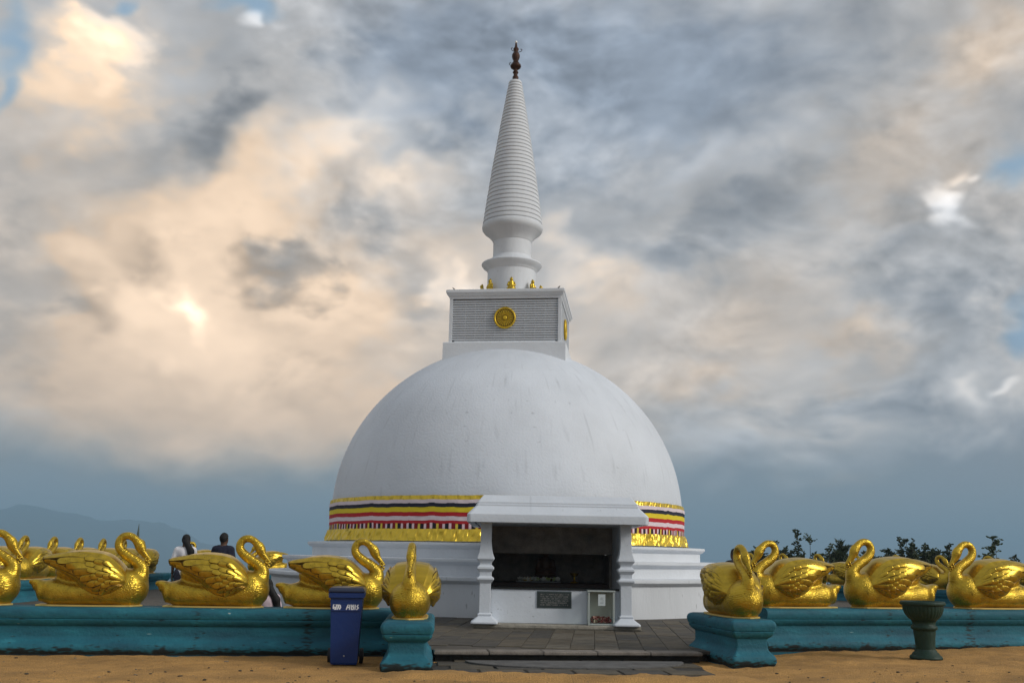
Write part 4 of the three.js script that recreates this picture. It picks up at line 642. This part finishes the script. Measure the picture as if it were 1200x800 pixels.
// ---------------------------------------------------------------- blue bin and green urn
{
  const b = thing('wheeled_bin', 'dark blue wheeled rubbish bin with white painted lettering', 'bin', [-2.2, 0, -13.98], 0.10);
  const BL = mat({ color: rgb(0.0015, 0.028, 0.155), roughness: 0.5, bumpMap: fineBump, bumpScale: 0.003 }), BK = mat({ color: rgb(0.012, 0.012, 0.014), roughness: 0.6 });
  const loft = (prof) => { const pos = [], idx = [], n = 4; for (const [hx, z0, z1, y] of prof) pos.push(-hx, y, z1, hx, y, z1, hx, y, z0, -hx, y, z0); for (let i = 0; i < prof.length - 1; i++) for (let k = 0; k < 4; k++) { const a = i * n + k, c = i * n + (k + 1) % 4; idx.push(a, c, a + n, c, c + n, a + n); } const e = (prof.length - 1) * 4; idx.push(0, 2, 1, 0, 3, 2, e, e + 1, e + 2, e, e + 2, e + 3); const g = new THREE.BufferGeometry(); g.setAttribute('position', new THREE.Float32BufferAttribute(pos, 3)); g.setIndex(idx); const f = g.toNonIndexed(); f.computeVertexNormals(); return boxUV(f); };
  part('body', loft([[0.170, -0.20, 0.165, 0.018], [0.178, -0.21, 0.175, 0.04], [0.190, -0.235, 0.20, 0.40], [0.212, -0.27, 0.235, 0.86], [0.214, -0.27, 0.24, 0.90]]), BL, b);
  part('rim', loft([[0.218, -0.275, 0.25, 0.885], [0.236, -0.285, 0.268, 0.893], [0.240, -0.288, 0.272, 0.955], [0.232, -0.28, 0.262, 0.962]]), BL, b);
  part('lid', loft([[0.238, -0.30, 0.282, 0.964], [0.242, -0.302, 0.288, 0.972], [0.240, -0.30, 0.284, 0.992], [0.22, -0.28, 0.24, 1.022], [0.14, -0.22, 0.12, 1.034]]), mat({ color: rgb(0.012, 0.018, 0.05), roughness: 0.3 }), b);
  part('handle', tube([[-0.19, 0.93, -0.27], [-0.19, 0.94, -0.35], [0, 0.94, -0.36], [0.19, 0.94, -0.35], [0.19, 0.93, -0.27]], [0.014], 24, 6), BL, b);
  for (const s of [-1, 1]) { const w = new THREE.CylinderGeometry(0.1, 0.1, 0.05, 24); w.rotateZ(Math.PI / 2); const wh = part('wheel', at(w, s * 0.215, 0.1, -0.22), BK, b); const h = new THREE.CylinderGeometry(0.045, 0.05, 0.06, 16); h.rotateZ(Math.PI / 2); part('hub', at(h, s * 0.217, 0.1, -0.22), mat({ color: rgb(0.06, 0.06, 0.065), roughness: 0.6 }), wh); }
  part('axle', (() => { const g = new THREE.CylinderGeometry(0.012, 0.012, 0.4, 8); g.rotateZ(Math.PI / 2); return at(g, 0, 0.1, -0.22); })(), BK, b);
  const face = (y, z) => z;
  // brushed white letters, flat on the front
  const t = canvasTexture(512, 160, (c, w, h) => {
    c.fillStyle = '#0c2a66'; c.fillRect(0, 0, w, h); c.strokeStyle = c.fillStyle = '#d8dade'; c.lineCap = 'round'; c.lineJoin = 'round'; c.lineWidth = 21;
    const path = (p) => { c.beginPath(); p.forEach(([x, y], i) => (i ? c.lineTo(x, y) : c.moveTo(x, y))); c.stroke(); };
    path([[70, 30], [30, 45], [26, 110], [60, 128], [70, 95], [45, 92]]); path([[66, 30], [84, 60], [76, 128]]); path([[98, 28], [112, 75], [102, 128]]); path([[130, 40], [122, 90], [140, 126], [158, 100], [150, 60]]);
    path([[262, 126], [292, 40], [300, 30]]); path([[270, 92], [300, 92]]); path([[322, 28], [316, 126]]); path([[352, 30], [350, 128], [384, 126], [388, 80], [360, 78]]); path([[392, 30], [378, 60]]); path([[416, 30], [414, 126]]); path([[446, 30], [470, 46], [448, 76], [474, 100], [446, 128]]);
  });
  const g = new THREE.PlaneGeometry(0.385, 0.118); g.rotateX(-0.072); part('lettering', at(g, 0, 0.775, 0.2325), mat({ map: t, roughness: 0.6 }), b);
  part('drain_plug', at(new THREE.SphereGeometry(0.012, 8, 6), 0.0, 0.13, 0.182), mat({ color: rgb(0.35, 0.36, 0.38), roughness: 0.5 }), b);
}
{
  const gy = groundHeight(6.2, -15.35), u = thing('urn', 'dark green fluted pedestal urn standing on the sand', 'urn', [6.22, gy - 0.008, -15.15]), GR = mat({ color: rgb(0.003, 0.028, 0.015), roughness: 0.62, bumpMap: fineBump, bumpScale: 0.006 });
  part('foot', lathe([[0.001, 0], [0.245, 0], [0.25, 0.02], [0.24, 0.045], [0.205, 0.07], [0.20, 0.09], [0.175, 0.11], [0.165, 0.13], [0.15, 0.15]], 40), GR, u);
  part('stem', lathe([[0.15, 0.14], [0.148, 0.2], [0.158, 0.34], [0.17, 0.42], [0.165, 0.44], [0.195, 0.455], [0.205, 0.48], [0.195, 0.505], [0.17, 0.52], [0.175, 0.56], [0.19, 0.58]], 40), GR, u);
  const bowl = lathe([[0.17, 0.57], [0.20, 0.60], [0.235, 0.63], [0.275, 0.69], [0.30, 0.76], [0.308, 0.82], [0.315, 0.83]], 192), p = bowl.attributes.position;
  for (let i = 0; i < p.count; i++) { const x = p.getX(i), y = p.getY(i), z = p.getZ(i), a = Math.atan2(z, x), k = 1 + 0.028 * Math.abs(Math.sin(a * 16)) * smooth(0.59, 0.66, y) * smooth(0.83, 0.79, y); p.setXYZ(i, x * k, y, z * k); } bowl.computeVertexNormals();
  part('bowl', bowl, GR, u);
  part('rim', lathe([[0.30, 0.822], [0.335, 0.83], [0.345, 0.845], [0.342, 0.875], [0.33, 0.888], [0.30, 0.885], [0.285, 0.84], [0.28, 0.80]], 56), GR, u);
  u.scale.setScalar(0.93);
  part('soil', at(new THREE.CylinderGeometry(0.285, 0.27, 0.03, 32), 0, 0.82, 0), mat({ color: rgb(0.03, 0.022, 0.015), roughness: 1 }), u);
}

// ---------------------------------------------------------------- people
function hand(x, y, z, o, s, k) { // palm, four unequal fingers and a thumb, hanging, a little curled
  let d = ellipsoid(x, y, z, [o[0], o[1] - 0.05 * k, o[2]], [0.016, 0.05 * k, 0.038]);
  [[0.030, 0.070], [0.010, 0.080], [-0.010, 0.075], [-0.029, 0.058]].forEach(([dz, l]) => { const a = [o[0], o[1] - 0.085 * k, o[2] - dz], m = [o[0] - s * 0.004, a[1] - l * 0.5 * k, o[2] - dz * 1.05], e = [o[0] - s * 0.018, a[1] - l * k, o[2] - dz]; d = smin(d, capsule(x, y, z, a, m, 0.0088, 0.0084), 0.006); d = smin(d, capsule(x, y, z, m, e, 0.0084, 0.0075), 0.004); });
  const t0 = [o[0] - s * 0.006, o[1] - 0.03 * k, o[2] - 0.034], t1 = [t0[0] - s * 0.012, t0[1] - 0.035 * k, t0[2] - 0.022], t2 = [t1[0] - s * 0.004, t1[1] - 0.03 * k, t1[2] - 0.004];
  d = smin(d, capsule(x, y, z, t0, t1, 0.012, 0.0105), 0.01); return smin(d, capsule(x, y, z, t1, t2, 0.0105, 0.009), 0.006);
}
const SKIN = mat({ color: rgb(0.10, 0.048, 0.028), roughness: 0.6 }), HAIR = mat({ color: rgb(0.004, 0.0035, 0.0035), roughness: 0.75 });
// figure facing -z; all joints in metres from the ground between the feet
function person(label, [x, y, z], turn, h, { shirt, trousers, sitting = false, long = false, print = false, group }) {
  const k = h / 1.66, root = thing('person', label, 'person', [x, y, z], turn, group), drop = sitting ? 0.72 : 0;
  const J = (a) => [a[0] * k, (a[1] - drop) * k, a[2] * k];
  const hip = 0.88, sh = 1.36, bones = [], S = [-1, 1];
  const B = (a, b, ra, rb, kk = 0.05) => bones.push([J(a), J(b), ra * k, rb * k, kk * k]);
  B([0, hip + 0.02, 0], [0, 1.06, 0], 0.135, 0.115); B([0, 1.06, 0], [0, 1.28, 0.005], 0.115, 0.13); B([-0.10, 1.33, 0], [0.10, 1.33, 0], 0.075, 0.075, 0.08); B([0, 1.34, 0.01], [0, 1.47, 0], 0.058, 0.052);
  const hands = [], arms = [], legs = [];
  for (const s of S) {
    const A = [[s * 0.165, sh - 0.015, 0.0], [s * 0.225, 1.10, 0.02], [s * 0.235, 0.87, -0.05]]; B(A[0], A[1], 0.056, 0.042, 0.04); B(A[1], A[2], 0.041, 0.028, 0.03); hands.push([J(A[2]), s]); arms.push(A);
    const L = sitting ? [[s * 0.09, hip - 0.02, 0.0], [s * 0.30, hip - 0.08, -0.34], [s * -0.06, hip - 0.10, -0.40]] : [[s * 0.085, hip, 0], [s * 0.095, 0.47, -0.01], [s * 0.10, 0.07, 0.02]]; B(L[0], L[1], 0.088, 0.058, 0.05); B(L[1], L[2], 0.055, 0.036, 0.03); legs.push(L);
    const T = L[2]; B([T[0], T[1] - 0.02, T[2]], [T[0] + s * 0.02, T[1] - (sitting ? 0.0 : 0.035), T[2] - 0.15], 0.036, 0.026, 0.03);
  }
  const hc = J([0, 1.555, -0.01]), head = (X, Y, Z) => { let d = ellipsoid(X, Y, Z, hc, [0.077 * k, 0.112 * k, 0.095 * k]); d = smin(d, ellipsoid(X, Y, Z, [hc[0], hc[1] - 0.065 * k, hc[2] - 0.03 * k], [0.052 * k, 0.055 * k, 0.062 * k]), 0.04 * k); d = smin(d, capsule(X, Y, Z, [0, hc[1] + 0.005 * k, hc[2] - 0.092 * k], [0, hc[1] - 0.03 * k, hc[2] - 0.108 * k], 0.011 * k, 0.016 * k), 0.015 * k); for (const s of S) { d = smin(d, ellipsoid(X, Y, Z, [s * 0.079 * k, hc[1] - 0.01 * k, hc[2] + 0.012 * k], [0.012 * k, 0.032 * k, 0.02 * k]), 0.008 * k); d = Math.max(d, -ellipsoid(X, Y, Z, [s * 0.032 * k, hc[1] + 0.0 * k, hc[2] - 0.098 * k], [0.017 * k, 0.011 * k, 0.014 * k]) + 0.002); } return smin(d, capsule(X, Y, Z, [-0.022 * k, hc[1] - 0.062 * k, hc[2] - 0.088 * k], [0.022 * k, hc[1] - 0.062 * k, hc[2] - 0.088 * k], 0.008 * k, 0.008 * k), 0.008 * k); };
  const body = (X, Y, Z) => { let d = 9; for (const [a, b, ra, rb, kk] of bones) d = smin(d, capsule(X, Y, Z * 1.18, [a[0], a[1], a[2] * 1.18], [b[0], b[1], b[2] * 1.18], ra, rb), kk); return d; };
  const y0 = -drop * k, lo = [-0.42 * k, Math.max(y0, -0.1) - 0.02, -0.58 * k], hi = [0.42 * k, 1.53 * k + y0, 0.24 * k];
  if (!sitting) { lo[2] = -0.3 * k; lo[1] = -0.02; }
  const seatLo = sitting ? -0.02 : -0.02;
  lo[1] = seatLo;
  const geo = [surfaceNets((X, Y, Z) => Math.max(smin(body(X, Y, Z), head(X, Y, Z), 0.03 * k), 0.004 - Y), lo, [hi[0], hi[1], hi[2]], 0.021), surfaceNets(head, [-0.11 * k, hc[1] - 0.16 * k, hc[2] - 0.16 * k], [0.11 * k, hc[1] + 0.14 * k, hc[2] + 0.13 * k], 0.0075)];
  for (const [o, s] of hands) geo.push(surfaceNets((X, Y, Z) => hand(X, Y, Z, o, s, k), [o[0] - 0.07, o[1] - 0.22, o[2] - 0.1], [o[0] + 0.07, o[1] + 0.03, o[2] + 0.07], 0.005));
  part('body', join(geo), SKIN, root);
  const hc2 = J([0, 1.575, 0.006]);
  const hairF = (X, Y, Z) => { let d = ellipsoid(X, Y, Z, hc2, [0.088 * k, 0.108 * k, 0.103 * k]) + 0.004 * N3(X * 40, Y * 40, Z * 40); d = Math.max(d, (hc2[1] - 0.012 * k - Y) * 0.6 - (Z - hc2[2]) * 1.1, hc2[1] - 0.088 * k - Y); if (long) { d = smin(d, capsule(X, Y, Z, J([0.03, 1.5, 0.08]), J([0.13, 1.33, 0.11]), 0.062 * k, 0.066 * k), 0.04); d = smin(d, capsule(X, Y, Z, J([0.13, 1.33, 0.11]), J([0.20, 1.08, 0.12]), 0.066 * k, 0.05 * k), 0.04); } return d; };
  part('hair', surfaceNets(hairF, [-0.14 * k, J([0, long ? 0.98 : 1.42, 0])[1], -0.16 * k], [0.30 * k, J([0, 1.72, 0])[1], 0.22 * k], 0.010), HAIR, root);
  const shirtF = (X, Y, Z) => { let d = 9; for (const [a, b, ra, rb, kk] of bones.slice(0, 3)) d = smin(d, capsule(X, Y, Z * 1.12, [a[0], a[1], a[2]], [b[0], b[1], b[2]], ra + 0.02 * k, rb + 0.018 * k), kk); arms.forEach((A) => { const a = J(A[0]), b = J(A[1]), m = [lerp(a[0], b[0], 0.86), lerp(a[1], b[1], 0.86), lerp(a[2], b[2], 0.86)]; d = smin(d, capsule(X, Y, Z, a, m, 0.073 * k, 0.064 * k), 0.05 * k); }); d += 0.006 * N3(X * 9, Y * 6, Z * 9); d = Math.max(d, J([0, 0.84, 0])[1] - Y); return Math.max(d, -capsule(X, Y, Z, J([0, 1.40, 0]), J([0, 1.6, -0.02]), 0.066 * k, 0.075 * k)); };
  const sg = part('shirt', surfaceNets(shirtF, [-0.4 * k, J([0, 0.80, 0])[1], -0.26 * k], [0.4 * k, J([0, 1.5, 0])[1], 0.26 * k], 0.0135), shirt, root);
  if (print) { const g = new THREE.PlaneGeometry(0.22 * k, 0.16 * k, 10, 8), p = g.attributes.position; for (let i = 0; i < p.count; i++) { const X = p.getX(i) - 0.05 * k, Y = J([0, 1.17, 0])[1] + p.getY(i); let Z = 0.26; for (let q = 0; q < 40 && shirtF(X, Y, Z) > 0.003; q++) Z -= Math.max(0.001, shirtF(X, Y, Z) * 0.6 - 0.001); p.setXYZ(i, X, Y, Z + 0.002); } g.computeVertexNormals(); part('print', g, print, sg); }
  const legF = (X, Y, Z) => { let d = capsule(X, Y, Z * 1.1, J([-0.05, hip, 0]), J([0.05, hip, 0]), 0.135 * k, 0.135 * k); legs.forEach((L) => { d = smin(d, capsule(X, Y, Z, J(L[0]), J(L[1]), 0.10 * k, 0.076 * k), 0.04 * k); d = smin(d, capsule(X, Y, Z, J(L[1]), J(L[2]), 0.076 * k, 0.064 * k), 0.03 * k); }); return Math.max(d + 0.004 * N3(X * 8, Y * 8, Z * 8), 0.006 - Y, Y - J([0, 0.99, 0])[1]); };
  part('trousers', surfaceNets(legF, sitting ? [-0.5 * k, -0.02, -0.58 * k] : [-0.26 * k, 0, -0.24 * k], sitting ? [0.5 * k, 0.35, 0.24 * k] : [0.26 * k, 1.05 * k, 0.24 * k], 0.017), trousers, root);
  return root;
}
{
  const cloth = (r, g, b) => mat({ color: rgb(r, g, b), roughness: 0.9, bumpMap: fineBump, bumpScale: 0.004 });
  const printTex = tex(64, (u, v) => { const n = T1(u, v, 5) + 0.4 * T2(u, v, 14), d = Math.hypot((u - 0.5) * 2, (v - 0.45) * 2), k = smooth(1.0, 0.5, d + 0.5 * n); return [lerp(0.86, 0.44, k), lerp(0.84, 0.34, k), lerp(0.86, 0.44, k)]; });
  const wordTex = canvasTexture(128, 64, (c, w, h) => { c.fillStyle = '#0b0d1a'; c.fillRect(0, 0, w, h); c.strokeStyle = '#8d93a8'; c.lineWidth = 3; wornRows(38, 14, 56, 1, 12, 8, 2, c); c.strokeStyle = '#aab0c0'; wornRows(10, 40, 108, 1, 12, 13, 5, c); });
  person('person with long dark hair over one shoulder in a printed white shirt', [-6.62, FLOOR, -20.6], 0.12, 1.62, { shirt: cloth(0.82, 0.81, 0.84), trousers: cloth(0.03, 0.03, 0.05), long: true, print: mat({ map: printTex, roughness: 0.9 }) });
  person('person with short hair in a dark navy shirt seen from behind', [-5.76, FLOOR, -20.3], -0.1, 1.66, { shirt: cloth(0.010, 0.012, 0.030), trousers: cloth(0.02, 0.02, 0.03), print: mat({ map: wordTex, roughness: 0.9 }) });
  person('long-haired person sitting on the terrace floor in a pale pink shirt', [-3.92, FLOOR, -16.55], 0.5, 1.54, { shirt: cloth(0.62, 0.50, 0.56), trousers: cloth(0.25, 0.22, 0.26), sitting: true, long: true });
  person('person in dark clothes mostly hidden behind the pedestal swan', [4.52, FLOOR, -20.0], 0.3, 1.54, { shirt: cloth(0.015, 0.015, 0.02), trousers: cloth(0.02, 0.02, 0.02) });
}

// ---------------------------------------------------------------- shrubs beyond the wall
const LEAF = [rgb(0.020, 0.042, 0.016), rgb(0.032, 0.060, 0.022), rgb(0.05, 0.085, 0.035)].map((c) => new THREE.MeshPhysicalMaterial({ color: c, roughness: 0.7, transmission: 0.25, thickness: 0, side: THREE.DoubleSide }));
const TWIG = mat({ color: rgb(0.05, 0.038, 0.026), roughness: 0.95 });
function leafGeometry(list) { // each leaf: position, direction, size
  const pos = [], idx = [], d = V(), s = V(), n = V();
  for (const [p, dir, len, w] of list) {
    d.copy(dir).normalize(); s.set(d.z + 0.13, 0.21, -d.x).cross(d).normalize(); n.copy(d).cross(s); const b = pos.length / 3;
    const add = (t, q, h) => pos.push(p.x + d.x * t * len + s.x * q * w + n.x * h * w, p.y + d.y * t * len + s.y * q * w + n.y * h * w, p.z + d.z * t * len + s.z * q * w + n.z * h * w);
    add(0, 0, 0); add(0.3, 0.45, 0.18); add(0.3, -0.45, 0.18); add(0.68, 0.38, 0.12); add(0.68, -0.38, 0.12); add(1, 0, -0.15); add(0.5, 0, -0.02);
    idx.push(b, b + 1, b + 6, b, b + 6, b + 2, b + 1, b + 3, b + 6, b + 2, b + 6, b + 4, b + 3, b + 5, b + 6, b + 4, b + 6, b + 5);
  }
  const g = new THREE.BufferGeometry(); g.setAttribute('position', new THREE.Float32BufferAttribute(pos, 3)); g.setIndex(idx); g.computeVertexNormals(); return g;
}
function shrub(label, px, dist, topPx, width, { leafy = 1, stems = 9, seed = 1, leaf = 0.13, tone = 0, flat = false, fine = false }) {
  const R = rng(seed), [dx, dy, dz] = pixelDir(px, topPx), k = dist / -dz, x = dx * k, z = -dist, yTop = EYE + dy * k, y0 = groundHeight(x, z), H = yTop - y0;
  const t = thing('shrub', label, 'shrub', [x, y0, z], 0, 'shrubs beyond the wall'), twigs = [], leaves = [];
  for (let s = 0; s < stems; s++) {
    const a = R() * TAU, r = width * Math.sqrt(R()), hh = H * (s === 0 ? 1 : (0.62 + 0.36 * R()) * (1 - 0.22 * (r / width) ** 2)), bx = Math.cos(a) * r * 0.35, bz = Math.sin(a) * r * 0.35, ex = Math.cos(a) * r, ez = Math.sin(a) * r, bend = (R() - 0.5) * 0.2;
    const pts = [[bx, -0.05, bz], [lerp(bx, ex, 0.4) + bend, hh * 0.45, lerp(bz, ez, 0.4)], [lerp(bx, ex, 0.8), hh * 0.78, lerp(bz, ez, 0.8) + bend], [ex, hh, ez]]; twigs.push(tube(pts, [0.026, 0.016, 0.007], 10, 5));
    const c = new THREE.CatmullRomCurve3(pts.map((p) => V(...p)), false, 'centripetal');
    const clumps = flat ? 9 : Math.round(11 * leafy);
    for (let q = 0; q < clumps; q++) {
      const f = flat ? 0.8 + 0.2 * R() : s === 0 && !fine ? 0.45 + 0.55 * q / clumps : 0.35 + 0.65 * R(), p = c.getPoint(f), sp = flat ? 0.24 : 0.10 + 0.20 * (1 - f);
      const tip = p.clone().add(V((R() - 0.5) * 2 * sp * 1.4, (flat ? 0.25 * R() : (R() - 0.1) * sp), (R() - 0.5) * 2 * sp * 1.4)); if (tip.distanceTo(p) > 0.08) twigs.push(tube([[p.x, p.y, p.z], [(p.x + tip.x) / 2, (p.y + tip.y) / 2 + 0.02, (p.z + tip.z) / 2], [tip.x, tip.y, tip.z]], [0.008, 0.004], 4, 4));
      for (let l = 0; l < (fine ? 16 : 8); l++) { const th = R() * TAU, up = fine ? 0.6 + R() : (R() - 0.25) * 1.3, o = p.clone().lerp(tip, R()); leaves.push([o.add(V((R() - 0.5) * 0.06, (R() - 0.5) * 0.06, (R() - 0.5) * 0.06)), V(Math.cos(th), up, Math.sin(th)), leaf * (0.6 + 0.7 * R()), leaf * (fine ? 0.16 : 0.55)]); }
    }
  }
  part('stems', join(twigs), TWIG, t); const cut = Math.floor(leaves.length * 0.6);
  for (const [l, m] of [[leaves.slice(0, cut), LEAF[tone]], [leaves.slice(cut), LEAF[Math.min(2, tone + 1)]]]) { const f = part('foliage', leafGeometry(l), m, t); f.userData.kind = 'stuff'; }
}
shrub('dense dark shrub with one tall leafy shoot beyond the wall', 912, 43, 634, 1.3, { stems: 50, seed: 3, leafy: 1.3 });
shrub('tall thin leafy shoot rising beyond the wall', 938, 42.4, 620, 0.25, { stems: 3, seed: 21, leaf: 0.15 });
shrub('slender stem with a single tuft of leaves beyond the wall', 951, 42, 629, 0.1, { stems: 1, seed: 5, flat: true, leafy: 0.5, leaf: 0.1, tone: 1 });
shrub('open shrub with pale flat leaf tufts beyond the wall', 964, 42, 636, 0.55, { stems: 8, seed: 8, tone: 1, leafy: 0.8 });
shrub('feathery dark shrub with upright twigs beyond the wall', 984, 43, 634, 0.6, { stems: 26, seed: 12, fine: true, leaf: 0.22 });
shrub('small dark shrub close behind the swan necks beyond the wall', 1024, 43, 646, 0.8, { stems: 18, seed: 14 });
shrub('broad dark shrub with a pointed crown beyond the wall', 1066, 43, 630, 1.2, { stems: 46, seed: 17, leafy: 1.2 });
shrub('dark shrub with ragged top beside the broad pointed one', 1098, 43, 637, 0.95, { stems: 36, seed: 19, leafy: 1.2 });
shrub('lone sapling with flat spreading crown on a bare stem', 1163, 42, 630, 0.42, { stems: 4, seed: 23, flat: true, leaf: 0.15, tone: 1 });
shrub('low dark hedge-like shrub peeping over the wall', 1182, 43.5, 651, 1.0, { stems: 20, seed: 29 });
{ // pointed stump of a lamp pole on the wall behind the swans
  const p = thing('pole_tip', 'thin pointed pole behind the swan row beside the white shirted person', 'pole', [-12.95, groundHeight(-12.95, -35), -35.0]);
  part('shaft', lathe([[0.05, 0], [0.05, 1.2], [0.045, 1.6], [0.06, 1.62], [0.06, 1.68], [0.03, 1.72], [0.05, 1.85], [0.035, 2.05], [0.006, 2.32], [0.001, 2.33]], 12), mat({ color: rgb(0.12, 0.17, 0.16), roughness: 0.5, metalness: 0.3 }), p);
}
renderer.render(scene, camera);
